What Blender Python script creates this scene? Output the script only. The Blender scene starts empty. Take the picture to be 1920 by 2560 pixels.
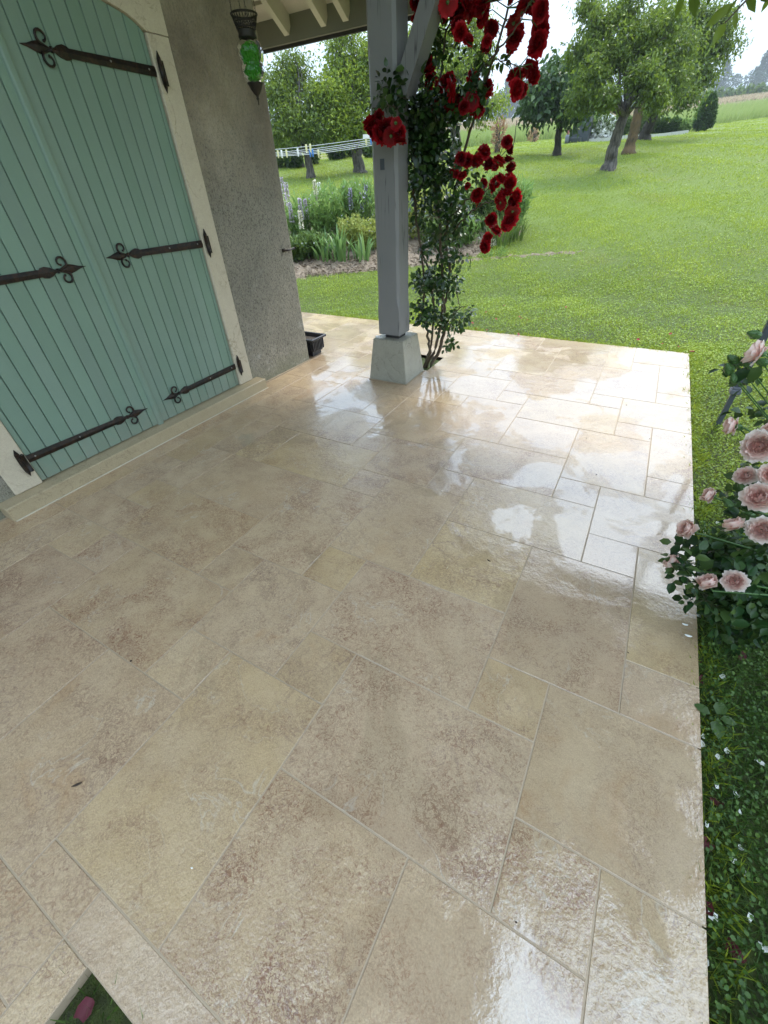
import bpy, bmesh, math, random
import numpy as np
from mathutils import Vector, Matrix

rnd = random.Random(7)
rng = np.random.default_rng(11)
C = bpy.context.scene
COL = C.collection
PI = math.pi

# ------------------------------------------------------------------ camera
CP = np.array([-0.092404, -0.209074, 1.259887])
CR = np.array([[0.87113612, -0.28198812, 0.40200069],
               [0.48943105, 0.56487379, -0.66436048],
               [-0.03973789, 0.77550003, 0.63009571]])
F_PX = 1015.992
cam = bpy.data.cameras.new('camera')
cam.sensor_fit = 'HORIZONTAL'
cam.sensor_width = 36.0
cam.lens = F_PX / 1920 * 36.0
cam.clip_start = 0.02
cam.clip_end = 3000
cam_o = bpy.data.objects.new('camera', cam)
COL.objects.link(cam_o)
M4 = Matrix([list(CR[i]) + [CP[i]] for i in range(3)] + [[0, 0, 0, 1]])
cam_o.matrix_world = M4
C.camera = cam_o
C.render.resolution_x = 768
C.render.resolution_y = 1024

# ------------------------------------------------------------------ light
SUN_ELEV = math.radians(56)
SUN_AZ = math.radians(14)          # from +Y towards +X
w = bpy.data.worlds.new('World')
C.world = w
w.use_nodes = True
nt = w.node_tree
nt.nodes.clear()
sky = nt.nodes.new('ShaderNodeTexSky')
sky.sky_type = 'NISHITA'
sky.sun_disc = False
sky.sun_elevation = SUN_ELEV
sky.sun_rotation = SUN_AZ
sky.air_density = 1.0
sky.dust_density = 3.0
bg = nt.nodes.new('ShaderNodeBackground')
bg.inputs[1].default_value = 0.13
# thin high cloud: pale grey white mixed over the blue
tc = nt.nodes.new('ShaderNodeTexCoord')
mp = nt.nodes.new('ShaderNodeMapping')
mp.inputs['Scale'].default_value = (1.0, 1.0, 3.0)
nz = nt.nodes.new('ShaderNodeTexNoise')
nz.inputs['Scale'].default_value = 2.2
nz.inputs['Detail'].default_value = 5
rp = nt.nodes.new('ShaderNodeValToRGB')
rp.color_ramp.elements[0].position = 0.3
rp.color_ramp.elements[0].color = (2.9, 3.9, 5.0, 1)
rp.color_ramp.elements[1].position = 0.75
rp.color_ramp.elements[1].color = (4.3, 5.0, 5.8, 1)
mx = nt.nodes.new('ShaderNodeMix')
mx.data_type = 'RGBA'
mx.inputs[0].default_value = 0.88
wo = nt.nodes.new('ShaderNodeOutputWorld')
L = nt.links.new
L(tc.outputs['Generated'], mp.inputs[0]); L(mp.outputs[0], nz.inputs['Vector'])
L(nz.outputs[0], rp.inputs[0]); L(sky.outputs[0], mx.inputs['A']); L(rp.outputs[0], mx.inputs['B'])
# an overcast sky is brighter towards the zenith: (1 + 2 sin e) / 3
sx = nt.nodes.new('ShaderNodeSeparateXYZ'); L(tc.outputs['Generated'], sx.inputs[0])
ma = nt.nodes.new('ShaderNodeMath'); ma.operation = 'MULTIPLY_ADD'; ma.use_clamp = False
L(sx.outputs[2], ma.inputs[0]); ma.inputs[1].default_value = 2.6; ma.inputs[2].default_value = 1.0
mm = nt.nodes.new('ShaderNodeMath'); mm.operation = 'MAXIMUM'; L(ma.outputs[0], mm.inputs[0]); mm.inputs[1].default_value = 1.0
vs_ = nt.nodes.new('ShaderNodeVectorMath'); vs_.operation = 'SCALE'
L(mx.outputs['Result'], vs_.inputs[0]); L(mm.outputs[0], vs_.inputs['Scale'])
L(vs_.outputs[0], bg.inputs[0]); L(bg.outputs[0], wo.inputs[0])

sun = bpy.data.lights.new('sun', 'SUN')
sun.energy = 1.8
sun.angle = math.radians(11)
sun.color = (1.0, 0.95, 0.86)
sun_o = bpy.data.objects.new('sun', sun)
COL.objects.link(sun_o)
sd = Vector((math.sin(SUN_AZ) * math.cos(SUN_ELEV), math.cos(SUN_AZ) * math.cos(SUN_ELEV), math.sin(SUN_ELEV)))
sun_o.rotation_euler = sd.to_track_quat('Z', 'Y').to_euler()
sun_o.location = (0, 0, 30)

C.view_settings.view_transform = 'Standard'
C.view_settings.look = 'None'
C.view_settings.gamma = 1
C.view_settings.exposure = 0.76
C.view_settings.use_curve_mapping = False
C.render.engine = 'CYCLES'
C.cycles.max_bounces = 8
C.cycles.diffuse_bounces = 4
C.cycles.glossy_bounces = 4
C.cycles.transmission_bounces = 8
C.cycles.transparent_max_bounces = 8

# ------------------------------------------------------------------ where a thing of the photograph stands
def ray(x, y):
    return CR @ np.array([x - 960.0, -(y - 1280.0), -F_PX])
def at(x, y, d):            # at horizontal distance d from the viewer
    r = ray(x, y); return CP + r * (d / math.hypot(r[0], r[1]))
def atY(x, y, Y):
    r = ray(x, y); return CP + r * ((Y - CP[1]) / r[1])
def atL(x, y, l):           # at slant distance l
    r = ray(x, y); return CP + r * (l / np.linalg.norm(r))
def azim(x, y):
    r = ray(x, y); return math.degrees(math.atan2(r[0], r[1]))
def px_m(x, y, l):          # metres per pixel across the view ray at slant distance l
    r = ray(x, y); return l / np.linalg.norm(r)

# terrain: flat round the patio, then rising
TD = np.array([0, 4.4, 6.1, 7, 10, 14, 20, 28, 40, 70, 150, 300, 700, 1500.])
TZ = np.array([-.04, -.022, -.018, .13, .62, 1.29, 1.95, 2.45, 3.2, 5.7, 12.3, 24.0, 40.0, 60.])
def ground(x, y):
    d = np.hypot(x, y)
    z = np.interp(d, TD, TZ)
    k = np.clip((d - 6.2) / 8, 0, 1)
    z = z + k * (0.035 * np.sin(x * 1.1 + 1.3) * np.sin(y * .9) + .02 * np.sin(x * 2.7 + y * 1.9))
    # the strip right of the patio and the bed at the lower left lie a little lower
    return z
def gp(az, d):
    x = math.sin(math.radians(az)) * d + CP[0]; y = math.cos(math.radians(az)) * d + CP[1]
    return x, y, float(ground(x, y))
def gpx(px, py, d):
    return gp(azim(px, py), d)

# ------------------------------------------------------------------ material helpers
def new_mat(name):
    m = bpy.data.materials.new(name); m.use_nodes = True
    n = m.node_tree; n.nodes.clear()
    out = n.nodes.new('ShaderNodeOutputMaterial')
    return m, n, out
def N(n, t, **kw):
    o = n.nodes.new(t)
    for k, v in kw.items():
        if k.startswith('i_'): o.inputs[k[2:]].default_value = v
        else: setattr(o, k, v)
    return o
def ramp(n, fac, stops, interp='LINEAR'):
    r = n.nodes.new('ShaderNodeValToRGB'); r.color_ramp.interpolation = interp
    e = r.color_ramp.elements
    while len(e) < len(stops): e.new(0.5)
    for i, (p, c) in enumerate(stops):
        e[i].position = p
        e[i].color = (c[0], c[1], c[2], 1) if hasattr(c, '__len__') else (c, c, c, 1)
    n.links.new(fac, r.inputs[0]); return r.outputs[0]
def mixc(n, fac, a, b, mode='MIX'):
    m = n.nodes.new('ShaderNodeMix'); m.data_type = 'RGBA'; m.blend_type = mode
    if isinstance(fac, (int, float)): m.inputs[0].default_value = fac
    else: n.links.new(fac, m.inputs[0])
    for s, k in ((a, 'A'), (b, 'B')):
        if hasattr(s, 'links') or hasattr(s, 'is_linked'): n.links.new(s, m.inputs[k])
        else: m.inputs[k].default_value = (s[0], s[1], s[2], 1)
    return m.outputs['Result']
def mth(n, op, a, b=None, clamp=False):
    m = n.nodes.new('ShaderNodeMath'); m.operation = op; m.use_clamp = clamp
    for i, s in enumerate((a, b)):
        if s is None: continue
        if isinstance(s, (int, float)): m.inputs[i].default_value = s
        else: n.links.new(s, m.inputs[i])
    return m.outputs[0]
def noise(n, vec, scale, detail=4, rough=.55, dist=0.0):
    o = n.nodes.new('ShaderNodeTexNoise')
    o.inputs['Scale'].default_value = scale; o.inputs['Detail'].default_value = detail
    o.inputs['Roughness'].default_value = rough; o.inputs['Distortion'].default_value = dist
    if vec is not None: n.links.new(vec, o.inputs['Vector'])
    return o.outputs[0]
def bump(n, h, strength, dist, normal=None):
    b = n.nodes.new('ShaderNodeBump'); b.inputs['Strength'].default_value = strength
    b.inputs['Distance'].default_value = dist; n.links.new(h, b.inputs['Height'])
    if normal is not None: n.links.new(normal, b.inputs['Normal'])
    return b.outputs[0]
def coords(n, kind='Object', scale=(1, 1, 1)):
    t = n.nodes.new('ShaderNodeTexCoord')
    if kind == 'World':
        g = n.nodes.new('ShaderNodeNewGeometry'); s = g.outputs['Position']
    else: s = t.outputs[kind]
    m = n.nodes.new('ShaderNodeMapping'); m.inputs['Scale'].default_value = scale
    n.links.new(s, m.inputs[0]); return m.outputs[0]

def simple(name, col, rough=.5, var=.12, scale=20, bumps=.15, bdist=.002, metal=0, spec=.5, kind='Object'):
    m, n, out = new_mat(name)
    v = coords(n, kind)
    p = N(n, 'ShaderNodeBsdfPrincipled')
    nz = noise(n, v, scale, 6, .6)
    c = mixc(n, nz, [x * (1 - var) for x in col], [min(1, x * (1 + var)) for x in col])
    n.links.new(c, p.inputs['Base Color'])
    p.inputs['Roughness'].default_value = rough; p.inputs['Metallic'].default_value = metal
    p.inputs['Specular IOR Level'].default_value = spec
    n.links.new(bump(n, noise(n, v, scale * 6, 4), bumps, bdist), p.inputs['Normal'])
    n.links.new(p.outputs[0], out.inputs[0]); return m

def leaf_mat(name, dark, mid, light, trans=.35, rough=.45, tcol=None, spec=.4):
    """colour per leaf from the 'var' attribute of the mesh"""
    m, n, out = new_mat(name)
    a = N(n, 'ShaderNodeAttribute', attribute_name='var')
    g = coords(n, 'World')
    f = mth(n, 'ADD', mth(n, 'MULTIPLY', a.outputs['Fac'], .75), mth(n, 'MULTIPLY', noise(n, g, 1.2, 2), .25))
    c = ramp(n, f, [(0.1, dark), (.5, mid), (.9, light)])
    p = N(n, 'ShaderNodeBsdfPrincipled')
    n.links.new(c, p.inputs['Base Color']); p.inputs['Roughness'].default_value = rough
    p.inputs['Specular IOR Level'].default_value = spec
    t = N(n, 'ShaderNodeBsdfTranslucent')
    tc_ = mixc(n, .5, c, tcol or [min(1, x * 1.6) for x in light])
    n.links.new(tc_, t.inputs[0])
    s = N(n, 'ShaderNodeMixShader'); s.inputs[0].default_value = trans
    n.links.new(p.outputs[0], s.inputs[1]); n.links.new(t.outputs[0], s.inputs[2])
    n.links.new(s.outputs[0], out.inputs[0]); return m

# ---- stone of the patio
def mat_tile():
    m, n, out = new_mat('wet_limestone')
    g = N(n, 'ShaderNodeNewGeometry')
    oi = N(n, 'ShaderNodeObjectInfo')
    off = N(n, 'ShaderNodeVectorMath', operation='SCALE'); 
    comb = N(n, 'ShaderNodeCombineXYZ')
    n.links.new(oi.outputs['Random'], comb.inputs[0]); n.links.new(mth(n, 'MULTIPLY', oi.outputs['Random'], 7.3), comb.inputs[1])
    n.links.new(comb.outputs[0], off.inputs[0]); off.inputs['Scale'].default_value = 37.0
    add = N(n, 'ShaderNodeVectorMath', operation='ADD')
    scl = N(n, 'ShaderNodeVectorMath', operation='SCALE'); n.links.new(g.outputs['Position'], scl.inputs[0])
    n.links.new(mth(n, 'ADD', .75, mth(n, 'MULTIPLY', mth(n, 'FRACT', mth(n, 'MULTIPLY', oi.outputs['Random'], 91.7)), .6)), scl.inputs['Scale'])
    n.links.new(scl.outputs[0], add.inputs[0]); n.links.new(off.outputs[0], add.inputs[1])
    v = add.outputs[0]
    r = oi.outputs['Random']
    r2 = mth(n, 'FRACT', mth(n, 'MULTIPLY', r, 13.7)); r3 = mth(n, 'FRACT', mth(n, 'MULTIPLY', r, 51.3))
    base = ramp(n, r, [(0, (.475, .34, .19)), (.15, (.52, .39, .25)), (.3, (.43, .305, .165)), (.45, (.485, .355, .23)), (.6, (.485, .35, .175)), (.8, (.455, .325, .205)), (1, (.51, .375, .22))])
    cloud = noise(n, v, 5, 4, .6, .4)
    base = mixc(n, mth(n, 'MULTIPLY', ramp(n, cloud, [(.35, 0), (.7, 1)]), .4), base, (.57, .44, .29))
    base = mixc(n, mth(n, 'MULTIPLY', ramp(n, noise(n, v, 3.1, 3, .5, .3), [(.45, 0), (.7, 1)]), .28), base, (.37, .265, .17))
    # worm-like brown marks: thin bands of a distorted noise, gathered in patches
    def ridge(scale, dist, width, det=5):
        q = noise(n, v, scale, det, .62, dist)
        return ramp(n, mth(n, 'ABSOLUTE', mth(n, 'SUBTRACT', q, .5)), [(0, 1), (width, 0)])
    patch = ramp(n, noise(n, v, 4.5, 4, .6, .6), [(.42, 0), (.66, 1)])
    amt = mth(n, 'ADD', mth(n, 'MULTIPLY', r2, .65), .4)
    w1 = mth(n, 'MULTIPLY', mth(n, 'MULTIPLY', ridge(34, 1.6, .06, 5), patch), amt, True)
    fl = ramp(n, noise(n, v, 52, 5, .7, 2.2), [(.545, 0), (.585, 1)])
    fl = mth(n, 'MULTIPLY', fl, mth(n, 'ADD', mth(n, 'MULTIPLY', patch, .5), .38), True)
    fl = mth(n, 'MULTIPLY', fl, amt, True)
    w2 = mth(n, 'MULTIPLY', mth(n, 'MULTIPLY', ridge(70, .9, .035, 3), ramp(n, noise(n, v, 9, 3), [(.4, 0), (.62, 1)])), .6)
    red = mixc(n, r3, (.22, .09, .045), (.17, .10, .075))
    c = mixc(n, mth(n, 'MULTIPLY', w1, .95), base, red)
    c = mixc(n, w2, c, (.20, .13, .08))
    c = mixc(n, mth(n, 'MULTIPLY', fl, .95), c, mixc(n, r3, (.23, .09, .04), (.21, .115, .075)))
    # purple-brown stylolite and rust patches
    st = mth(n, 'MULTIPLY', ridge(7, 2.2, .016, 8), ramp(n, noise(n, v, 2.3, 2), [(.5, 0), (.62, 1)]))
    c = mixc(n, mth(n, 'MULTIPLY', st, .6), c, (.17, .10, .09))
    rust = mth(n, 'MULTIPLY', ramp(n, noise(n, v, 3.4, 5, .65, .8), [(.55, 0), (.72, 1)]), ramp(n, r3, [(.45, 0), (.9, .75)]))
    c = mixc(n, mth(n, 'MULTIPLY', rust, .7), c, (.38, .21, .09))
    # pale calcite veins
    wv = mth(n, 'MULTIPLY', ridge(4.5, .7, .010, 4), ramp(n, noise(n, v, 3.3, 2), [(.52, 0), (.62, 1)]))
    c = mixc(n, mth(n, 'MULTIPLY', wv, .4), c, (.54, .50, .42))
    # fine grain
    gr = noise(n, v, 240, 3, .7)
    c = mixc(n, .55, c, ramp(n, gr, [(.3, .35), (.7, .68)]), 'OVERLAY')
    p = N(n, 'ShaderNodeBsdfPrincipled')
    n.links.new(c, p.inputs['Base Color'])
    # ---- rain water: film, thicker puddles
    W = g.outputs['Position']
    pud = noise(n, W, 2.3, 5, .6, .5)
    sxyz = N(n, 'ShaderNodeSeparateXYZ'); n.links.new(W, sxyz.inputs[0])
    def sm(sock, a, b):
        r_ = N(n, 'ShaderNodeMapRange', interpolation_type='SMOOTHSTEP'); r_.inputs['From Min'].default_value = a; r_.inputs['From Max'].default_value = b
        n.links.new(sock, r_.inputs['Value']); return r_.outputs[0]
    # rain has blown in from the open right and far sides
    expo = mth(n, 'MAXIMUM', sm(sxyz.outputs[0], -1.0, .25), mth(n, 'MULTIPLY', sm(sxyz.outputs[1], .9, 2.4), .9))
    pe = mth(n, 'ADD', mth(n, 'SUBTRACT', pud, .07), mth(n, 'MULTIPLY', expo, .215))
    puddle = ramp(n, pe, [(.55, 0), (.61, 1)])
    wet = mth(n, 'ADD', mth(n, 'MULTIPLY', expo, .65), .12, True)
    wet = mth(n, 'MAXIMUM', mth(n, 'MULTIPLY', wet, ramp(n, noise(n, W, 5, 4, .6), [(.3, .6), (.6, 1)])), puddle)
    hf = noise(n, v, 85, 4, .62, .3)
    hl = noise(n, v, 22, 3, .55)
    h = mth(n, 'ADD', mth(n, 'MULTIPLY', hf, .55), mth(n, 'MULTIPLY', hl, 1.1))
    nb = N(n, 'ShaderNodeBump'); nb.inputs['Distance'].default_value = .006
    n.links.new(h, nb.inputs['Height']); n.links.new(mth(n, 'SUBTRACT', .55, mth(n, 'MULTIPLY', puddle, .3)), nb.inputs['Strength'])
    n.links.new(nb.outputs[0], p.inputs['Normal'])
    cb = N(n, 'ShaderNodeBump'); cb.inputs['Distance'].default_value = .0065
    n.links.new(h, cb.inputs['Height']); n.links.new(mth(n, 'SUBTRACT', .46, mth(n, 'MULTIPLY', puddle, .40)), cb.inputs['Strength'])
    n.links.new(cb.outputs[0], p.inputs['Coat Normal'])
    p.inputs['Roughness'].default_value = .42
    p.inputs['Specular IOR Level'].default_value = .35
    n.links.new(wet, p.inputs['Coat Weight'])
    n.links.new(mixc(n, mth(n, 'MULTIPLY', wet, .15), c, (.20, .14, .085)), p.inputs['Base Color'])
    n.links.new(mth(n, 'SUBTRACT', .035, mth(n, 'MULTIPLY', puddle, .022)), p.inputs['Coat Roughness'])
    p.inputs['Coat IOR'].default_value = 2.05
    n.links.new(p.outputs[0], out.inputs[0]); return m

def mat_stone(name, ca, cb_, vein=(.2, .15, .1), vs=9, rough=.6, coat=0.0, bs=.3):
    m, n, out = new_mat(name)
    v = coords(n, 'World')
    q = noise(n, v, 14, 6, .65, .5)
    c = mixc(n, q, ca, cb_)
    r_ = ramp(n, mth(n, 'ABSOLUTE', mth(n, 'SUBTRACT', noise(n, v, vs, 6, .6, 1.2), .5)), [(0, 1), (.014, 0)])
    r_ = mth(n, 'MULTIPLY', r_, ramp(n, noise(n, v, 5, 2), [(.42, 0), (.6, 1)]))
    c = mixc(n, mth(n, 'MULTIPLY', r_, .6), c, vein)
    c = mixc(n, .35, c, ramp(n, noise(n, v, 180, 3, .7), [(.3, .35), (.7, .65)]), 'OVERLAY')
    p = N(n, 'ShaderNodeBsdfPrincipled'); n.links.new(c, p.inputs['Base Color'])
    p.inputs['Roughness'].default_value = rough; p.inputs['Coat Weight'].default_value = coat
    p.inputs['Coat Roughness'].default_value = .15
    n.links.new(bump(n, noise(n, v, 90, 5, .65), bs, .003), p.inputs['Normal'])
    n.links.new(p.outputs[0], out.inputs[0]); return m

def mat_render():
    m, n, out = new_mat('trowelled_render')
    v = coords(n, 'World')
    sep = N(n, 'ShaderNodeSeparateXYZ'); n.links.new(v, sep.inputs[0])
    z = sep.outputs[2]
    c = mixc(n, ramp(n, noise(n, v, 3.2, 5, .6, .3), [(.3, 0), (.7, 1)]), (.22, .175, .12), (.44, .37, .27))
    c = mixc(n, ramp(n, noise(n, v, 1.4, 6, .65, .8), [(.45, 0), (.7, .6)]), c, (.15, .12, .085))
    # grey rain-darkened, speckled below about 1.4 m
    low = ramp(n, mth(n, 'ADD', mth(n, 'MULTIPLY', z, .5), mth(n, 'MULTIPLY', noise(n, v, 4, 4), .35)), [(.72, 1), (.98, 0)])
    c = mixc(n, mth(n, 'MULTIPLY', low, .6), c, (.27, .26, .215))
    sv = coords(n, 'World', (1, 1, .7))
    pits = ramp(n, noise(n, sv, 95, 5, .75, 1.2), [(.50, 0), (.60, 1)])
    c = mixc(n, mth(n, 'MULTIPLY', pits, mth(n, 'ADD', .35, mth(n, 'MULTIPLY', low, .55))), c, (.075, .068, .05))
    # pale splash line and algae at the foot
    foot = ramp(n, mth(n, 'ADD', z, mth(n, 'MULTIPLY', noise(n, v, 7, 4), .12)), [(.10, 1), (.22, 0)])
    c = mixc(n, mth(n, 'MULTIPLY', foot, .55), c, (.20, .20, .125))
    pale = ramp(n, noise(n, coords(n, 'World', (1, 1, 2.5)), 5, 5, .7), [(.56, 0), (.7, .5)])
    c = mixc(n, mth(n, 'MULTIPLY', pale, ramp(n, z, [(.1, 1), (.5, .2)])), c, (.55, .53, .47))
    p = N(n, 'ShaderNodeBsdfPrincipled'); n.links.new(c, p.inputs['Base Color'])
    p.inputs['Roughness'].default_value = .85
    tr = noise(n, coords(n, 'World', (1, 1, .6)), 24, 6, .6, 1.5)
    b1 = bump(n, tr, .8, .016)
    n.links.new(bump(n, noise(n, v, 120, 4, .7), .5, .003, b1), p.inputs['Normal'])
    n.links.new(p.outputs[0], out.inputs[0]); return m

def mat_paint(name, col, rough=.42, grain=(1, 1, .05), dirt=.12, cracks=0.0):
    m, n, out = new_mat(name)
    v = coords(n, 'World', grain)
    v2 = coords(n, 'World')
    c = mixc(n, mth(n, 'MULTIPLY', ramp(n, noise(n, v2, 3, 5, .6), [(.35, 0), (.75, 1)]), dirt * 2), col, [x * .72 for x in col])
    c = mixc(n, mth(n, 'MULTIPLY', noise(n, v, 60, 4), .15), c, [min(1, x * 1.25) for x in col])
    oi = N(n, 'ShaderNodeObjectInfo')
    hv = N(n, 'ShaderNodeHueSaturation'); n.links.new(c, hv.inputs['Color']); n.links.new(mth(n, 'ADD', .93, mth(n, 'MULTIPLY', oi.outputs['Random'], .14)), hv.inputs['Value'])
    n.links.new(mth(n, 'ADD', .92, mth(n, 'MULTIPLY', mth(n, 'FRACT', mth(n, 'MULTIPLY', oi.outputs['Random'], 17.1)), .16)), hv.inputs['Saturation'])
    c = hv.outputs[0]
    sz = N(n, 'ShaderNodeSeparateXYZ'); n.links.new(v2, sz.inputs[0])
    spl = ramp(n, mth(n, 'ADD', sz.outputs[2], mth(n, 'MULTIPLY', noise(n, v2, 26, 5, .7), .35)), [(.24, 1), (.42, 0)])
    c = mixc(n, mth(n, 'MULTIPLY', spl, .35), c, (.30, .27, .20))
    p = N(n, 'ShaderNodeBsdfPrincipled')
    if cracks:
        ck = ramp(n, mth(n, 'ABSOLUTE', mth(n, 'SUBTRACT', noise(n, coords(n, 'World', (1, 1, .035)), 16, 3, .5), .5)), [(0, 1), (.011, 0)])
        ck = mth(n, 'MULTIPLY', ck, ramp(n, noise(n, v2, 4, 2), [(.5, 0), (.58, 1)]))
        c = mixc(n, mth(n, 'MULTIPLY', ck, cracks), c, (.03, .03, .03))
    n.links.new(c, p.inputs['Base Color'])
    p.inputs['Roughness'].default_value = rough
    n.links.new(bump(n, noise(n, v, 90, 4, .6), .12, .002), p.inputs['Normal'])
    n.links.new(p.outputs[0], out.inputs[0]); return m

def mat_iron():
    m, n, out = new_mat('black_iron')
    v = coords(n, 'World')
    c = mixc(n, ramp(n, noise(n, v, 40, 5, .7), [(.45, 0), (.75, 1)]), (.014, .011, .009), (.07, .034, .018))
    p = N(n, 'ShaderNodeBsdfPrincipled'); n.links.new(c, p.inputs['Base Color'])
    p.inputs['Metallic'].default_value = .35; p.inputs['Roughness'].default_value = .42
    n.links.new(bump(n, noise(n, v, 130, 3), .35, .002), p.inputs['Normal'])
    n.links.new(p.outputs[0], out.inputs[0]); return m

def mat_lawn():
    m, n, out = new_mat('lawn_ground')
    v = coords(n, 'World')
    c = mixc(n, noise(n, v, 2.0, 5, .6), (.04, .062, .008), (.11, .15, .018))
    c = mixc(n, ramp(n, noise(n, v, 30, 5, .7), [(.35, 0), (.7, 1)]), c, (.032, .035, .012))
    gl_ = N(n, 'ShaderNodeVectorMath', operation='LENGTH'); n.links.new(v, gl_.inputs[0])
    c = mixc(n, ramp(n, mth(n, 'MULTIPLY', gl_.outputs['Value'], .05), [(.2, 0), (.5, .8)]), c, mixc(n, noise(n, v, 1.1, 5, .65), (.10, .155, .014), (.19, .25, .024)))
    # worn thin places
    c = mixc(n, ramp(n, noise(n, v, .9, 4, .6), [(.58, 0), (.74, .5)]), c, (.17, .15, .05))
    p = N(n, 'ShaderNodeBsdfPrincipled'); n.links.new(c, p.inputs['Base Color'])
    p.inputs['Roughness'].default_value = .9
    n.links.new(bump(n, noise(n, v, 45, 6, .7), 1, .03), p.inputs['Normal'])
    n.links.new(p.outputs[0], out.inputs[0]); return m

def mat_field():
    m, n, out = new_mat('meadow_ground')
    v = coords(n, 'World')
    c = mixc(n, noise(n, v, .08, 5, .6), (.23, .22, .09), (.33, .24, .15))
    c = mixc(n, ramp(n, noise(n, coords(n, 'World', (.1, 1, 1)), .5, 5, .7), [(.35, 0), (.7, .6)]), c, (.20, .26, .07))
    p = N(n, 'ShaderNodeBsdfPrincipled'); n.links.new(c, p.inputs['Base Color'])
    p.inputs['Roughness'].default_value = .95
    n.links.new(bump(n, noise(n, v, 6, 6, .7), 1, .2), p.inputs['Normal'])
    n.links.new(p.outputs[0], out.inputs[0]); return m

def mat_soil(name='damp_soil', a=(.035, .025, .016), b=(.09, .065, .04), s=14):
    m, n, out = new_mat(name)
    v = coords(n, 'World')
    c = mixc(n, ramp(n, noise(n, v, s, 7, .75), [(.35, 0), (.68, 1)]), a, b)
    p = N(n, 'ShaderNodeBsdfPrincipled'); n.links.new(c, p.inputs['Base Color'])
    p.inputs['Roughness'].default_value = .85
    n.links.new(bump(n, noise(n, v, s * 2, 7, .75), 1, .03), p.inputs['Normal'])
    n.links.new(p.outputs[0], out.inputs[0]); return m

def mat_glass_green():
    m, n, out = new_mat('green_glass')
    v = coords(n, 'Object')
    bn = bump(n, noise(n, v, 60, 2), .35, .005)
    t = N(n, 'ShaderNodeBsdfTransparent'); t.inputs[0].default_value = (.50, .84, .30, 1)
    tl = N(n, 'ShaderNodeBsdfTranslucent'); tl.inputs[0].default_value = (.20, .52, .09, 1); n.links.new(bn, tl.inputs['Normal'])
    g = N(n, 'ShaderNodeBsdfGlossy'); g.inputs['Roughness'].default_value = .05; n.links.new(bn, g.inputs['Normal'])
    df = N(n, 'ShaderNodeBsdfDiffuse'); df.inputs[0].default_value = (.14, .50, .07, 1); n.links.new(bn, df.inputs['Normal'])
    fr = N(n, 'ShaderNodeFresnel'); fr.inputs[0].default_value = 1.4; n.links.new(bn, fr.inputs['Normal'])
    cell = ramp(n, noise(n, v, 75, 1, .4), [(.42, .15), (.6, .75)])
    a1 = N(n, 'ShaderNodeMixShader'); n.links.new(cell, a1.inputs[0]); n.links.new(t.outputs[0], a1.inputs[1]); n.links.new(tl.outputs[0], a1.inputs[2])
    a2 = N(n, 'ShaderNodeMixShader'); a2.inputs[0].default_value = .18; n.links.new(a1.outputs[0], a2.inputs[1]); n.links.new(df.outputs[0], a2.inputs[2])
    a3 = N(n, 'ShaderNodeMixShader'); n.links.new(fr.outputs[0], a3.inputs[0]); n.links.new(a2.outputs[0], a3.inputs[1]); n.links.new(g.outputs[0], a3.inputs[2])
    n.links.new(a3.outputs[0], out.inputs[0]); return m

def mat_petal(name, outer, inner, edge, vlo=.9, vrange=.12):
    m, n, out = new_mat(name)
    a = N(n, 'ShaderNodeAttribute', attribute_name='var')
    c = ramp(n, a.outputs['Fac'], [(0, inner), (.55, outer), (1, edge)])
    g = coords(n, 'Object')
    c = mixc(n, mth(n, 'MULTIPLY', noise(n, g, 3, 4), .3), c, [x * .5 for x in outer])
    oi = N(n, 'ShaderNodeObjectInfo'); hv = N(n, 'ShaderNodeHueSaturation'); n.links.new(c, hv.inputs['Color'])
    n.links.new(mth(n, 'ADD', vlo, mth(n, 'MULTIPLY', oi.outputs['Random'], vrange)), hv.inputs['Value']); c = hv.outputs[0]
    p = N(n, 'ShaderNodeBsdfPrincipled'); n.links.new(c, p.inputs['Base Color'])
    p.inputs['Roughness'].default_value = .55; p.inputs['Specular IOR Level'].default_value = .3
    t = N(n, 'ShaderNodeBsdfTranslucent'); n.links.new(c, t.inputs[0])
    s = N(n, 'ShaderNodeMixShader'); s.inputs[0].default_value = .35
    n.links.new(p.outputs[0], s.inputs[1]); n.links.new(t.outputs[0], s.inputs[2])
    n.links.new(s.outputs[0], out.inputs[0]); return m

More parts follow.
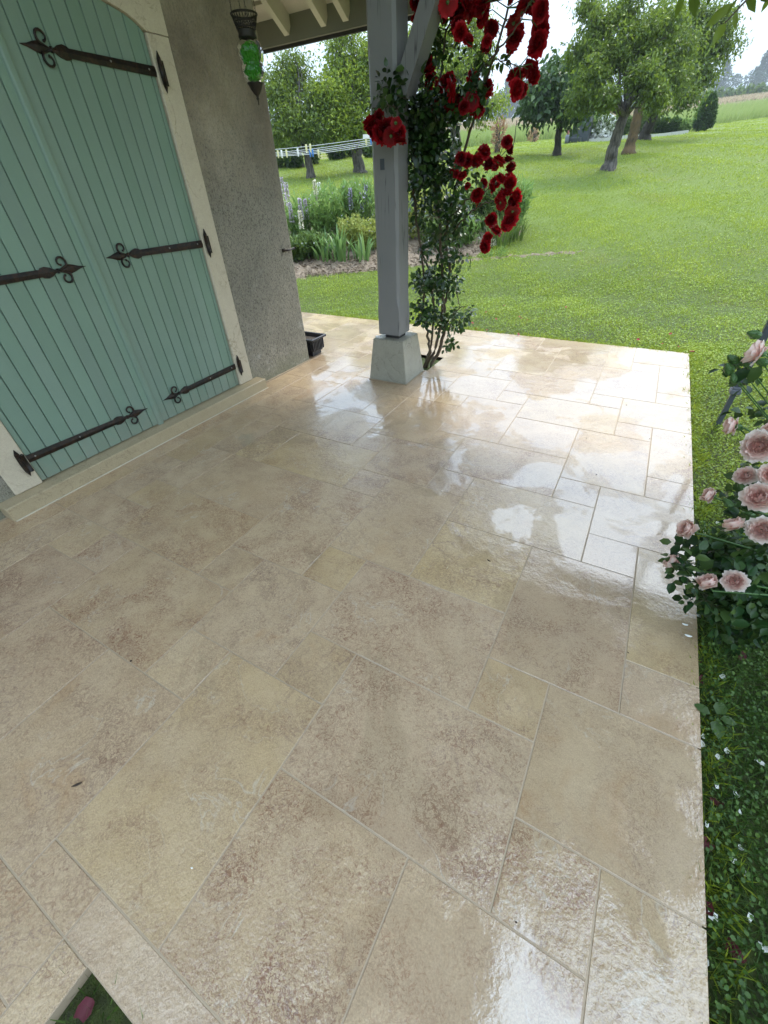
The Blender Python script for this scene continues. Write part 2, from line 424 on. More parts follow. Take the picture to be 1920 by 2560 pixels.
MT = dict(
    tile=mat_tile(),
    grout=simple('pale_grout', (.40, .31, .21), .7, .15, 40, .3),
    plinth=mat_stone('plinth_stone', (.40, .38, .31), (.25, .24, .19), (.09, .075, .05), 5, .5, .25),
    jamb=mat_stone('pale_jamb_stone', (.64, .56, .42), (.52, .44, .32), (.28, .2, .12), 4, .7, 0, .45),
    sill=mat_stone('sill_stone', (.47, .38, .24), (.36, .285, .17), (.13, .09, .05), 12, .5, .2),
    render=mat_render(),
    green=mat_paint('sage_green_paint', (.205, .292, .225), .38, (1, 1, .05), .14),
    postpaint=mat_paint('grey_post_paint', (.21, .205, .20), .5, (1, 1, .05), .15, .8),
    roofpaint=mat_paint('cream_roof_paint', (.60, .57, .45), .6, (1, 1, 1), .2),
    fasciapaint=mat_paint('olive_grey_fascia_paint', (.25, .245, .20), .6, (.05, 1, 1), .2),
    darkgap=simple('dark_zinc', (.04, .036, .035), .6),
    rooftile=simple('roof_tile_clay', (.30, .15, .09), .8),
    iron=mat_iron(), glass=mat_glass_green(),
    bronze=simple('aged_bronze', (.035, .03, .022), .5, .3, 60, .3, .001, .6),
    screw=simple('worn_steel', (.35, .33, .30), .35, .1, 80, .1, .001, .9),
    pole=simple('grey_painted_steel', (.07, .08, .095), .45, .1, 30),
    plastic=simple('grey_plastic', (.14, .15, .18), .5, .1, 30),
    black_plastic=simple('black_plastic', (.018, .018, .02), .35, .2, 60, .3),
    lawn=mat_lawn(), field=mat_field(), soil=mat_soil(),
    dirt=mat_soil('dry_mulch_soil', (.12, .085, .055), (.29, .225, .155), 9),
    bark=None, white=simple('white_paint', (.75, .75, .72), .5),
    rope=simple('white_cord', (.72, .73, .72), .6), blue=simple('blue_plastic', (.06, .22, .55), .4),
    yellow=simple('cream_plastic', (.7, .66, .35), .4), kerb=simple('pale_kerb_stone', (.55, .54, .50), .8),
    slate=simple('dark_grey_plastic', (.03, .04, .045), .6),
    debris=simple('dead_leaf_brown', (.035, .02, .012), .8),
    straw=simple('straw', (.55, .48, .33), .7),
    grass=leaf_mat('grass_blades', (.11, .175, .010), (.215, .30, .022), (.39, .44, .055), .4, .5),
    grassdark=leaf_mat('dark_grass_blades', (.022, .06, .010), (.05, .115, .018), (.12, .19, .04), .3, .45),
    clover=leaf_mat('clover', (.08, .15, .010), (.185, .275, .022), (.31, .39, .045), .3, .5),
    meadow=leaf_mat('meadow_grass', (.13, .22, .04), (.22, .32, .08), (.34, .38, .14), .4, .7),
    heads=leaf_mat('grass_seed_heads', (.30, .20, .14), (.42, .31, .22), (.5, .42, .28), .3, .8),
    fruit=leaf_mat('fruit_tree_leaves', (.018, .045, .005), (.075, .13, .014), (.23, .31, .04), .36, .45),
    fruitlight=leaf_mat('light_fruit_tree_leaves', (.03, .07, .006), (.13, .21, .018), (.33, .41, .05), .40, .45),
    walnut=leaf_mat('dark_broad_leaves', (.015, .04, .010), (.035, .085, .018), (.09, .16, .03), .25, .45),
    shrub=leaf_mat('shrub_leaves', (.035, .075, .015), (.08, .14, .03), (.17, .24, .05), .3, .5),
    greyleaf=leaf_mat('grey_green_leaves', (.045, .12, .02), (.14, .26, .05), (.36, .47, .15), .3, .5),
    yellowleaf=leaf_mat('yellow_green_leaves', (.13, .19, .03), (.26, .31, .06), (.42, .44, .12), .35, .5),
    iris=leaf_mat('iris_leaves', (.04, .10, .02), (.09, .19, .045), (.2, .31, .1), .3, .4),
    roseleaf=leaf_mat('rose_leaves', (.008, .026, .006), (.022, .06, .013), (.07, .125, .022), .22, .30, (.07, .13, .02), .5),
    pinkleaf=leaf_mat('pink_rose_leaves', (.008, .03, .008), (.02, .06, .014), (.08, .13, .03), .2, .38),
    fir=leaf_mat('far_conifer', (.03, .06, .035), (.055, .09, .05), (.09, .13, .06), .15, .8),
    sprig=leaf_mat('overhanging_leaves', (.03, .07, .012), (.10, .17, .02), (.24, .32, .05), .45, .35),
    lilac=simple('lilac_petals', (.46, .42, .52), .7, .3), whitefl=simple('white_petals', (.8, .8, .74), .7, .1),
    redpet=mat_petal('crimson_petals', (.35, .005, .010), (.20, .003, .006), (.52, .010, .020), .55, .75),
    pinkpet=mat_petal('blush_petals', (.99, .78, .68), (.97, .50, .42), (.98, .93, .85)),
    sepal=simple('rose_stem_green', (.06, .13, .03), .5), cane=simple('rose_cane', (.085, .06, .035), .7, .4, 30, .5, .003),
)
def mat_bark(name, a, b, moss=None):
    m, n, out = new_mat(name)
    v = coords(n, 'World', (1, 1, .22))
    q = noise(n, v, 22, 6, .7, .6)
    c = mixc(n, ramp(n, q, [(.38, 0), (.62, 1)]), a, b)
    if moss: c = mixc(n, ramp(n, noise(n, coords(n, 'World'), 5, 4, .7), [(.42, 0), (.6, .8)]), c, moss)
    p = N(n, 'ShaderNodeBsdfPrincipled'); n.links.new(c, p.inputs['Base Color']); p.inputs['Roughness'].default_value = .9
    n.links.new(bump(n, q, 1, .035), p.inputs['Normal']); n.links.new(p.outputs[0], out.inputs[0]); return m
MT['bark'] = mat_bark('grey_bark', (.035, .03, .026), (.17, .15, .13))
MT['mossbark'] = mat_bark('orange_mossy_bark', (.05, .035, .02), (.17, .12, .07), (.17, .105, .04))
MT['darkbark'] = mat_bark('dark_bark', (.018, .016, .012), (.07, .06, .045))

# ------------------------------------------------------------------ object helpers
def tag(o, label=None, cat=None, group=None, kind=None):
    if label: o['label'] = label
    if cat: o['category'] = cat
    if group: o['group'] = group
    if kind: o['kind'] = kind
    return o
def empty(name, loc=(0, 0, 0), label=None, cat=None, group=None):
    o = bpy.data.objects.new(name, None); o.empty_display_size = .1
    o.location = loc; COL.objects.link(o); return tag(o, label, cat, group)
def link(name, me, parent=None, mat=None):
    o = bpy.data.objects.new(name, me); COL.objects.link(o)
    if mat is not None and not me.materials:
        for m in (mat if isinstance(mat, (list, tuple)) else [mat]): me.materials.append(m)
    if parent is not None:
        o.parent = parent
        p = parent; off = Vector((0, 0, 0))
        while p is not None: off = off + Vector(p.location); p = p.parent
        o.location = -off if True else o.location
    return o
def np_mesh(name, V, F, var=None, mi=None, smooth=False):
    """V n*3, F m*k (all faces same size) or list of such arrays"""
    if not isinstance(F, (list, tuple)): F = [F]
    F = [f for f in F if len(f)]
    me = bpy.data.meshes.new(name)
    me.vertices.add(len(V)); me.vertices.foreach_set('co', np.asarray(V, np.float32).ravel())
    loops = np.concatenate([f.ravel() for f in F]).astype(np.int32)
    tot = np.concatenate([np.full(len(f), f.shape[1]) for f in F]).astype(np.int32)
    st = np.concatenate([[0], np.cumsum(tot)[:-1]]).astype(np.int32)
    me.loops.add(len(loops)); me.loops.foreach_set('vertex_index', loops)
    me.polygons.add(len(tot)); me.polygons.foreach_set('loop_start', st)
    try: me.polygons.foreach_set('loop_total', tot)
    except Exception: pass
    if mi is not None: me.polygons.foreach_set('material_index', np.asarray(mi, np.int32))
    if smooth: me.polygons.foreach_set('use_smooth', np.ones(len(tot), bool))
    if var is not None:
        a = me.attributes.new('var', 'FLOAT', 'POINT'); a.data.foreach_set('value', np.asarray(var, np.float32))
    me.update(calc_edges=True); return me

class MB:
    def __init__(s): s.v = []; s.f = []; s.sm = []
    def add(s, vs, fs, sm=False):
        b = len(s.v); s.v += [tuple(map(float, q)) for q in vs]; s.f += [tuple(b + i for i in f) for f in fs]; s.sm += [sm] * len(fs)
    def box(s, x0, y0, z0, x1, y1, z1):
        s.add([(x0, y0, z0), (x1, y0, z0), (x1, y1, z0), (x0, y1, z0), (x0, y0, z1), (x1, y0, z1), (x1, y1, z1), (x0, y1, z1)],
              [(0, 3, 2, 1), (4, 5, 6, 7), (0, 1, 5, 4), (1, 2, 6, 5), (2, 3, 7, 6), (3, 0, 4, 7)]); return s
    def cbox(s, x0, y0, z0, x1, y1, z1, c):      # box with its edges chamfered
        bm = bmesh.new(); bmesh.ops.create_cube(bm, size=1)
        for v in bm.verts:
            v.co = Vector(((x0 + x1) / 2 + v.co.x * (x1 - x0), (y0 + y1) / 2 + v.co.y * (y1 - y0), (z0 + z1) / 2 + v.co.z * (z1 - z0)))
        bmesh.ops.bevel(bm, geom=bm.edges[:], offset=c, segments=1, affect='EDGES')
        s.frombm(bm); return s
    def frombm(s, bm, sm=False):
        bm.verts.index_update()
        s.add([v.co for v in bm.verts], [[v.index for v in f.verts] for f in bm.faces], sm); bm.free()
    def beam(s, a, b, wd, hg, up=(0, 0, 1)):
        a = Vector(a); b = Vector(b); d = (b - a).normalized(); sd_ = d.cross(Vector(up)).normalized(); u = sd_.cross(d)
        vs = [p + sd_ * (i * wd / 2) + u * (j * hg / 2) for p in (a, b) for (i, j) in ((-1, -1), (1, -1), (1, 1), (-1, 1))]
        s.add(vs, [(3, 2, 1, 0), (4, 5, 6, 7), (0, 1, 5, 4), (1, 2, 6, 5), (2, 3, 7, 6), (3, 0, 4, 7)]); return s
    def prismx(s, poly, x0, x1):      # polygon in (y,z) swept along x
        n = len(poly)
        vs = [(x0, y, z) for y, z in poly] + [(x1, y, z) for y, z in poly]
        s.add(vs, [tuple(range(n - 1, -1, -1)), tuple(range(n, 2 * n))] + [(i, (i + 1) % n, n + (i + 1) % n, n + i) for i in range(n)]); return s
    def prismz(s, poly, z0, z1):
        n = len(poly)
        vs = [(x, y, z0) for x, y in poly] + [(x, y, z1) for x, y in poly]
        s.add(vs, [tuple(range(n - 1, -1, -1)), tuple(range(n, 2 * n))] + [(i, (i + 1) % n, n + (i + 1) % n, n + i) for i in range(n)]); return s
    def tube(s, pts, rad, n=8, caps=True):
        pts = [Vector(p) for p in pts]; rad = rad if hasattr(rad, '__len__') else [rad] * len(pts)
        vs = []; up = Vector((.13, .2, .97))
        for i, p in enumerate(pts):
            d = (pts[min(i + 1, len(pts) - 1)] - pts[max(i - 1, 0)])
            d = d.normalized() if d.length > 1e-9 else Vector((0, 0, 1))
            if abs(d.dot(up)) > .97: up = Vector((.9, .3, .1))
            a = d.cross(up).normalized(); b = d.cross(a)
            for k in range(n):
                t = 2 * PI * k / n; vs.append(p + (a * math.cos(t) + b * math.sin(t)) * rad[i])
        fs = [(i * n + k, i * n + (k + 1) % n, (i + 1) * n + (k + 1) % n, (i + 1) * n + k) for i in range(len(pts) - 1) for k in range(n)]
        if caps: fs += [tuple(range(n)), tuple(range(len(vs) - 1, len(vs) - n - 1, -1))]
        s.add(vs, fs, True); return s
    def lathe(s, prof, cx, cy, n=24, rfun=None, z0=0):
        vs = []
        for r, z in prof:
            for k in range(n):
                t = 2 * PI * k / n; q = r * (rfun(t, z) if rfun else 1)
                vs.append((cx + q * math.cos(t), cy + q * math.sin(t), z0 + z))
        m = len(prof)
        s.add(vs, [(i * n + k, i * n + (k + 1) % n, (i + 1) * n + (k + 1) % n, (i + 1) * n + k) for i in range(m - 1) for k in range(n)], True); return s
    def obj(s, name, mat, parent=None):
        me = bpy.data.meshes.new(name); me.from_pydata(s.v, [], s.f); me.update()
        me.polygons.foreach_set('use_smooth', s.sm)
        o = link(name, me, parent, mat)
        return o

# leaves: arrays of positions P, axis directions A, normals Nn, length, width
def norm(a): return a / np.maximum(np.linalg.norm(a, axis=1, keepdims=True), 1e-9)
def rdir(n): return norm(rng.normal(size=(n, 3)))
def leaf_arr(P, A, Nn, ln, wd, fold=.25, droop=.15, hi=False):
    n = len(P); A = norm(A); S = norm(np.cross(A, Nn)); U = np.cross(S, A)
    ln = np.broadcast_to(ln, n)[:, None]; wd = np.broadcast_to(wd, n)[:, None]
    if not hi:
        v = np.stack([P, P + A * ln * .45 + S * wd * .5 + U * wd * fold, P + A * ln - U * ln * droop, P + A * ln * .45 - S * wd * .5 + U * wd * fold], 1)
        F = (np.arange(n) * 4)[:, None] + np.array([0, 1, 2, 3])
        return v.reshape(-1, 3), F, 4
    v = np.stack([P, P + A * ln * .28 + S * wd * .42 + U * wd * fold, P + A * ln * .28, P + A * ln * .28 - S * wd * .42 + U * wd * fold,
                  P + A * ln * .66 + S * wd * .40 + U * (wd * fold - ln * droop * .4), P + A * ln * .66 - U * ln * droop * .45, P + A * ln * .66 - S * wd * .40 + U * (wd * fold - ln * droop * .4),
                  P + A * ln - U * ln * droop], 1)
    q = np.array([[0, 1, 2, 2], [0, 2, 3, 3], [1, 4, 5, 2], [2, 5, 6, 3], [4, 7, 5, 5], [5, 7, 6, 6]])
    base = (np.arange(n) * 8)[:, None, None]
    tri = (base + np.array([[0, 1, 2], [0, 2, 3], [4, 7, 5], [5, 7, 6]])).reshape(-1, 3)
    quad = (base + np.array([[1, 4, 5, 2], [2, 5, 6, 3]])).reshape(-1, 4)
    return v.reshape(-1, 3), [tri, quad], 8
def leaves_obj(name, P, A, Nn, ln, wd, mat, parent=None, var=None, hi=False, fold=.25, droop=.15):
    V, F, k = leaf_arr(P, A, Nn, ln, wd, fold, droop, hi)
    if var is None: var = rng.random(len(P))
    me = np_mesh(name, V, F, np.repeat(var, k))
    return link(name, me, parent, mat)

# ================================================================== SETTING
G = .2                                    # paving module
H_HOLE = (-1.86, 2.945, -1.50, 3.30)      # planting hole behind the post

def lawn_edge(az):
    return np.interp(az, [-180, -60, -40, -31, -24, -15, -6, 5, 30, 180], [30, 22, 22, 23, 27, 33, 32, 44, 46, 46])
def polar_sheet(name, rings_fn, mat, na=360, nr=60):
    az = np.linspace(-180, 180, na, endpoint=False)
    V = []; 
    for j in range(nr):
        d = rings_fn(az, j / (nr - 1))
        x = np.sin(np.radians(az)) * d; y = np.cos(np.radians(az)) * d
        V.append(np.stack([x, y, ground(x, y)], 1))
    V = np.concatenate(V)
    idx = np.arange(na); F = []
    for j in range(nr - 1):
        a = j * na + idx; b = j * na + (idx + 1) % na
        F.append(np.stack([a, b, b + na, a + na], 1))
    me = np_mesh(name, V, np.concatenate(F)[:, ::-1], smooth=True)
    o = link(name, me, None, mat); tag(o, kind='structure'); return o
polar_sheet('lawn', lambda az, t: .02 + (lawn_edge(az) - .02) * t ** 1.4, MT['lawn'], 360, 70)
polar_sheet('field', lambda az, t: lawn_edge(az) * (1500 / lawn_edge(az)) ** t, MT['field'], 360, 60)

# ------------------------------------------------------------------ patio
tiles = [(-11, -1, -9, 1), (-9, -2.44, -7, 0), (-7, -2.44, -5, 0), (-5, -2, -3, 1), (-5, -2.44, -4, -2), (-4, -2.44, -2, -2), (-2, -2.44, 0, -2), (0, -2.44, 2, -2),
    (-6, 0, -5, 1), (-3, -2, -1, 0), (-1, -2, 1, 0), (1, -2, 2, 1), (0, 0, 1, 1), (0, 1, 2, 3), (-1, 2, 0, 3), (-3, 0, 0, 2), (-4, 1, -3, 2), (-6, 1, -4, 3), (-7, 2, -6, 3), (-9, 0, -6, 2), (-10, 1, -9, 2),
    (-11, 3, -10, 4), (-10, 2, -7, 4), (-7, 3, -5, 6), (-5, 3, -4, 4), (-4, 2, -1, 4), (-5, 4, -3, 7), (-3, 4, -1, 6), (-1, 3, 1, 6), (1, 3, 2, 4), (1, 4, 2, 7), (0, 6, 1, 7), (0, 7, 2, 9), (-3, 6, 0, 8), (-4, 7, -3, 8), (-6, 7, -4, 9), (-6, 6, -5, 7), (-7, 8, -6, 9),
    (-10, 4, -7, 6), (-9, 6, -6, 8), (-10, 8, -7, 10), (-7, 9, -5, 12), (-5, 9, -4, 10), (-4, 8, -1, 10), (-5, 10, -3, 13), (-3, 10, -1, 12), (-1, 8, 0, 9), (-1, 9, 1, 12), (1, 9, 2, 10), (1, 10, 2, 13), (0, 12, 1, 13), (-3, 12, 0, 14), (0, 13, 2, 15), (-1, 14, 0, 15),
    (-6, 12, -5, 13), (-6, 13, -4, 15), (-4, 13, -3, 14), (-4, 14, -1, 16), (-1, 15, 1, 18), (1, 15, 2, 16), (1, 16, 2, 19), (0, 18, 1, 19), (0, 19, 2, 21), (-1, 18, 0, 21), (-3, 16, -1, 18), (-3, 18, -1, 20), (-5, 16, -3, 19), (-4, 19, -3, 20), (-4, 20, -1, 21), (-6, 19, -4, 21), (-5, 15, -4, 16),
    (-12, 2, -10, 3), (-6, -3, -4, -2.44), (-4, -4, -3.56, -2.44), (-8, -3, -6, -2.44), (-6, -6, -4, -3), (-8, -5, -6, -3), (-4, -6, -3.56, -4)]
occ = {}
def cells(t):
    for i in range(math.floor(t[0]), math.ceil(t[2])):
        for j in range(math.floor(t[1]), math.ceil(t[3])): yield i, j
for t in tiles:
    for c_ in cells(t):
        occ[c_] = 1
fr = random.Random(5)
def inside(i, j):
    if j >= 21 or i >= 2: return False
    if i < -13 and j < 14: return False
    if i < -22 or j < -3: return False
    return True
for j in range(-3, 21):
    for i in range(-22, 2):
        if (i, j) in occ or not inside(i, j): continue
        opts = [(2, 3), (3, 2), (2, 2), (1, 2), (2, 1)]; fr.shuffle(opts); opts.append((1, 1))
        for a, b in opts:
            cs = [(i + p, j + q) for p in range(a) for q in range(b)]
            if all(inside(*q) and q not in occ for q in cs):
                if i < -11 < i + a and j > 3: continue
                if i < -13 < i + a: continue
                if j < -2 < j + b: continue
                break
        else: cs = [(i, j)]; a = b = 1
        for q in cs: occ[q] = 1
        j0 = -2.44 if j == -3 else j
        if j == -3: continue
        tiles.append((i, j0, i + a, j + b))
for i in range(-22, -9, 2):
    tiles.append((i, -2.44, i + 2, -2))
patio = empty('patio', (0, 0, 0)); patio['kind'] = 'structure'
# concrete bed and joints under the tiles
gb = MB(); gb.prismz([(-4.4, -1.2), (-.712, -1.2), (-.712, -.488), (.40, -.488), (.40, 4.2), (H_HOLE[2], 4.2), (H_HOLE[2], H_HOLE[1]), (H_HOLE[0], H_HOLE[1]), (H_HOLE[0], 4.2), (-4.4, 4.2)], -.09, -.0014)
gb.box(H_HOLE[0], H_HOLE[3], -.09, H_HOLE[2], 4.2, -.0014)
tag(gb.obj('joint_mortar', MT['grout'], patio), kind='structure')
def sub_rects(r, h):
    x0, y0, x1, y1 = r; a0, b0, a1, b1 = h
    if a1 <= x0 or a0 >= x1 or b1 <= y0 or b0 >= y1: return [r]
    out = []
    if x0 < a0: out.append((x0, y0, a0, y1))
    if a1 < x1: out.append((a1, y0, x1, y1))
    xa, xb = max(x0, a0), min(x1, a1)
    if y0 < b0: out.append((xa, y0, xb, b0))
    if b1 < y1: out.append((xa, b1, xb, y1))
    return out
tr_ = random.Random(3)
for t in tiles:
    jt = .0021
    x0, y0, x1, y1 = t[0] * G + jt, t[1] * G + jt, t[2] * G - jt, t[3] * G - jt
    x0 = max(x0, -4.4)
    if t[2] == 2: x1 = .408
    if t[3] == 21: y1 = 4.208
    if x1 < -2.62 and y0 < 2.7: continue
    zt = tr_.uniform(-.0006, .0006)
    mb = MB()
    cx, cy = (x0 + x1) / 2, (y0 + y1) / 2
    rs = sub_rects((x0, y0, x1, y1), H_HOLE)
    if not rs: continue
    if len(rs) == 1:
        a = rs[0]; mb.cbox(a[0], a[1], -.03, a[2], a[3], zt, .0009)
    else:
        for a in rs: mb.box(a[0], a[1], -.03, a[2], a[3], zt)
    o = mb.obj('paving_stone', MT['tile'], patio)
s_ = MB(); s_.box(H_HOLE[0] - .05, H_HOLE[1] - .05, -.2, H_HOLE[2] + .05, H_HOLE[3] + .05, -.088)
tag(s_.obj('planting_hole_soil', MT['soil'], patio), kind='structure')

# ------------------------------------------------------------------ house wall with its opening
WX = -2.62
house = empty('house', (-3.2, 1.2, 0), 'grey-beige rendered house wall with stone-framed arched doorway', 'house')
DC = 1.17
def arch(u, off=0.0):
    return float(np.interp(u, np.array([0, .3, .54, .64, .70, .732]) + off * .6, np.array([2.0, 1.985, 1.958, 1.936, 1.912, 1.885]) + off))
# wall: a tall prism with rounded outer corner, extruded in plan; the doorway is set in as a gap
def wall_part():
    mb = MB()
    def plan_prism(poly, z0, z1): mb.prismz(poly, z0, z1)
    r = .035
    # right of the door up to the corner, corner rounded
    arc = [(WX - r + r * math.cos(a), 2.785 - r + r * math.sin(a)) for a in np.linspace(0, PI / 2, 7)]
    poly = [(WX, 2.037)] + arc + [(-3.9, 2.785), (-3.9, 2.037)]
    # subdivide in height with a slight wave, so the edge is not ruler straight
    zs = np.concatenate([np.linspace(-.1, 2.4, 30), [3.4, 4.4]])
    n = len(poly); vs = []
    for k, z in enumerate(zs):
        for (x, y) in poly:
            on = x > -3.5
            vs.append((x + (.004 * math.sin(z * 3.1 + y * 5) if on and y > 2.1 else 0), y - (.009 * z + .004 * math.sin(z * 4.7) if on and y > 2.6 else 0), z))
    fs = []
    for k in range(len(zs) - 1):
        for i in range(n):
            a = k * n + i; b = k * n + (i + 1) % n; fs.append((a, b, b + n, a + n))
    fs += [tuple(range(n - 1, -1, -1)), tuple(range((len(zs) - 1) * n, len(zs) * n))]
    mb.add(vs, fs, False)
    mb.prismz([(WX, -3.0), (WX, .303), (-3.9, .303), (-3.9, -3.0)], -.1, 4.4)
    mb.box(-3.9, .303, 2.13, WX, 2.037, 4.4)
    return mb
wo_ = wall_part().obj('wall', MT['render'], house)
# fine fillet of mortar at the wall foot
MB().prismz([(WX, 2.10), (WX + .012, 2.10), (WX + .012, 2.77), (WX, 2.78)], 0.001, .008).obj('wall_foot_fillet', MT['grout'], house)
# stone surround: jambs and arch stones, each block its own piece, 8 mm proud
def surround():
    P = .012
    for (a, b) in ((.303, .436), (1.904, 2.037)):
        MB().cbox(WX - .2, a, .079, WX + P, b, 1.887, .005).obj('jamb_stone', MT['jamb'], house)
    us = np.linspace(-.867, .867, 41)
    def outline(u0, u1):
        uu = [u for u in np.linspace(u0, u1, 14)]
        low = [(DC + u, max(1.8885, arch(abs(u))) if abs(u) < .734 else 1.8885) for u in uu]
        return low + [(DC + u1, 2.128), (DC + u0, 2.128)]
    for (u0, u1) in ((-.866, -.30), (-.299, .299), (.30, .866)):
        MB().prismx(outline(u0, u1), WX - .2, WX + P).obj('arch_stone', MT['jamb'], house)
surround()
MB().cbox(WX - .25, .213, .001, -2.527, 2.091, .078, .004).obj('sill', MT['sill'], house)
MB().box(-2.5262, .22, .0012, -2.519, 2.095, .0045).obj('sill_joint', simple('cream_mortar', (.62, .56, .43), .7), house)
MB().box(-2.95, .43, .08, -2.80, 1.91, 2.0).obj('door_recess', MT['darkgap'], house)

# ------------------------------------------------------------------ shutters
SX = WX - .004                      # face of the boards
gl = [.438, .467, .542, .615, .688, .761, .834, .907, .981, 1.055, 1.128, 1.178]
gr = [1.19, 1.255, 1.322, 1.392, 1.462, 1.531, 1.599, 1.667, 1.736, 1.804, 1.874, 1.901]
def board(y0, y1, parent):
    g = .0015; z0 = .0845
    ys = np.linspace(y0 + g, y1 - g, 4)
    top = [(y, arch(abs(y - DC)) - .004) for y in ys][::-1]
    # bevelled edges: front outline inset
    full = [(ys[0], z0), (ys[-1], z0)] + top
    ins = .0022
    fr_ = [(min(max(y, ys[0] + ins), ys[-1] - ins), z if z > 1 else z0) for y, z in full]
    n = len(full)
    vs = [(SX - .026, y, z) for y, z in full] + [(SX - .004, y, z) for y, z in full] + [(SX, y, z) for y, z in fr_]
    fs = [tuple(range(n)), tuple(range(3 * n - 1, 2 * n - 1, -1))]
    for k in (0, n):
        fs += [(k + i, k + n + i, k + n + (i + 1) % n, k + (i + 1) % n) for i in range(n)]
    mb = MB(); mb.add(vs, [f[::-1] for f in fs]); return mb.obj('board', MT['green'], parent)
def strap(parent, yh, z, dirn, k, tilt=0):
    """forged strap hinge: bar, bulge, two scrolls and a pointed leaf; dirn=+1 runs towards +Y"""
    Lb = .535 if k else .487
    X0 = SX + .001; T = .006
    def W(u, v, x=0): return (X0 + x, yh + dirn * u, z + v + tilt * u)
    mb = MB()
    up = [(-.012, .019), (.02, .0195), (Lb * .55, .0175), (Lb - .045, .0155), (Lb - .038, .021), (Lb - .018, .0245), (Lb + .005, .018), (Lb + .022, .008), (Lb + .05, .006)]
    poly = up + [(u, -v) for u, v in up[::-1]]
    n = len(poly); ctr = [(u, 0) for u, v in up]; m = len(up)
    vs = [W(u, v, 0) for u, v in poly] + [W(u, v, T) for u, v in poly] + [W(u, 0, T * 1.7) for u, v in up]
    fs = [(i, (i + 1) % n, n + (i + 1) % n, n + i) for i in range(n)]
    for i in range(m - 1):
        fs.append((n + i, n + i + 1, 2 * n + i + 1, 2 * n + i)); fs.append((2 * n + i, 2 * n + i + 1, n + (n - 2 - i), n + (n - 1 - i)))
    fs += [(n, 2 * n, 2 * n - 1), (n + m - 1, n + m, 2 * n + m - 1)]
    mb.add(vs, fs)
    bar = mb.obj('strap_hinge', MT['iron'], parent)
    # finial
    fb = MB()
    lu = [(Lb + .048, .004), (Lb + .064, .012), (Lb + .084, .0205), (Lb + .106, .0155), (Lb + .132, .0065), (Lb + .163, .0008)]
    s0 = 1.0 if not k else 1.08
    lu = [(Lb + (u - Lb) * s0, v) for u, v in lu]
    m = len(lu)
    vs = [W(u, v, .002) for u, v in lu] + [W(u, -v, .002) for u, v in lu] + [W(u, 0, .013 if 0 < i < m - 1 else .006) for i, (u, v) in enumerate(lu)]
    fs = []
    for i in range(m - 1):
        fs.append((i, i + 1, 2 * m + i + 1, 2 * m + i)); fs.append((2 * m + i, 2 * m + i + 1, m + i + 1, m + i))
    fb.add(vs, fs, True)
    for s in (-1, 1):
        pts = []; rr = []
        c = (Lb + .062, .034)
        p0 = (Lb + .045, .003)
        pts.append(W(p0[0], s * p0[1], .006)); rr.append(.0035)
        pts.append(W(Lb + .066, s * .010, .007)); rr.append(.0048)
        for q in range(12):
            a = math.radians(-48 + q * 27)
            r = .026 - .0012 * q
            pts.append(W(c[0] + r * math.cos(a), s * (c[1] + r * math.sin(a)), .008)); rr.append(.0060 - .0002 * q)
        pts_end = pts[-1]
        fb.tube(pts, rr, 7)
        bm = bmesh.new(); bmesh.ops.create_uvsphere(bm, u_segments=8, v_segments=6, radius=.0055, matrix=Matrix.Translation(pts_end)); fb.frombm(bm, True)
    # collar ring at the neck
    fb.tube([W(Lb + .036, -.010, .006), W(Lb + .036, .010, .006)], .0055, 8)
    fb.obj('finial', MT['iron'], bar)
    for u in (.045, Lb * .52):
        bm = bmesh.new(); bmesh.ops.create_uvsphere(bm, u_segments=8, v_segments=6, radius=.0045, matrix=Matrix.Translation(W(u, .003, T * 1.5)))
        b2 = MB(); b2.frombm(bm, True); b2.obj('screw', MT['screw'], bar)
    # knuckle and spiked pintle plate on the jamb stone (belongs to the house)
    kb = MB(); kb.tube([W(-.022, -.022, .010), W(-.022, .022, .010)], .012, 10); kb.obj('knuckle', MT['iron'], bar)
def pintle(yh, z, dirn):
    X0 = WX + .0125
    y = yh - dirn * .024
    pl = [(y - .012, z - .045), (y + .012, z - .045), (y + .014, z + .045), (y + .002 * dirn, z + .075), (y - .012, z + .045)]
    pl = [(y - .011, z - .048), (y - .001, z - .078), (y + .011, z - .048), (y + .013, z), (y + .011, z + .048), (y + .001, z + .076), (y - .011, z + .048), (y - .013, z)]
    mb = MB(); mb.prismx(pl, X0, X0 + .006)
    mb.box(X0 + .006, y - .009, z - .052, X0 + .02, y + .009, z + .04)
    mb.tube([(X0 + .018, y + dirn * .012, z - .05), (X0 + .018, y + dirn * .012, z + .045)], .010, 10)
    mb.obj('hinge_pintle', MT['iron'], house)
for side, gs, yh, dr, lab in (('l', gl, .430, 1, 'left sage green boarded shutter, two iron strap hinges pointing right'),
                              ('r', gr, 1.909, -1, 'right sage green boarded shutter, three iron strap hinges pointing left')):
    sh = empty('shutter', (WX, yh, .08), lab, 'shutter', 'sage green door shutters')
    for a, b in zip(gs[:-1], gs[1:]): board(a, b, sh)
    zz = [(.22, -.02), (.985, .0)] if side == 'l' else [(.222, -.02), (1.0, .008), (1.75, .02)]
    for z, tl in zz:
        strap(sh, yh, z, dr, side == 'l', tl * 1.0); pintle(yh, z, dr)
    if side == 'l':
        strap(sh, yh, 1.75, dr, True, .02); pintle(yh, 1.75, dr)
        sh['label'] = 'left sage green boarded shutter with iron strap hinges pointing right'
        # rounded cover strip over the meeting joint
        cs = MB()
        prof = [(SX, 1.164), (SX + .010, 1.168), (SX + .014, 1.176), (SX + .014, 1.194), (SX + .010, 1.202), (SX, 1.206)]
        cs.prismz(prof[::-1], .060, 1.992); cs.obj('cover_strip', MT['green'], sh)

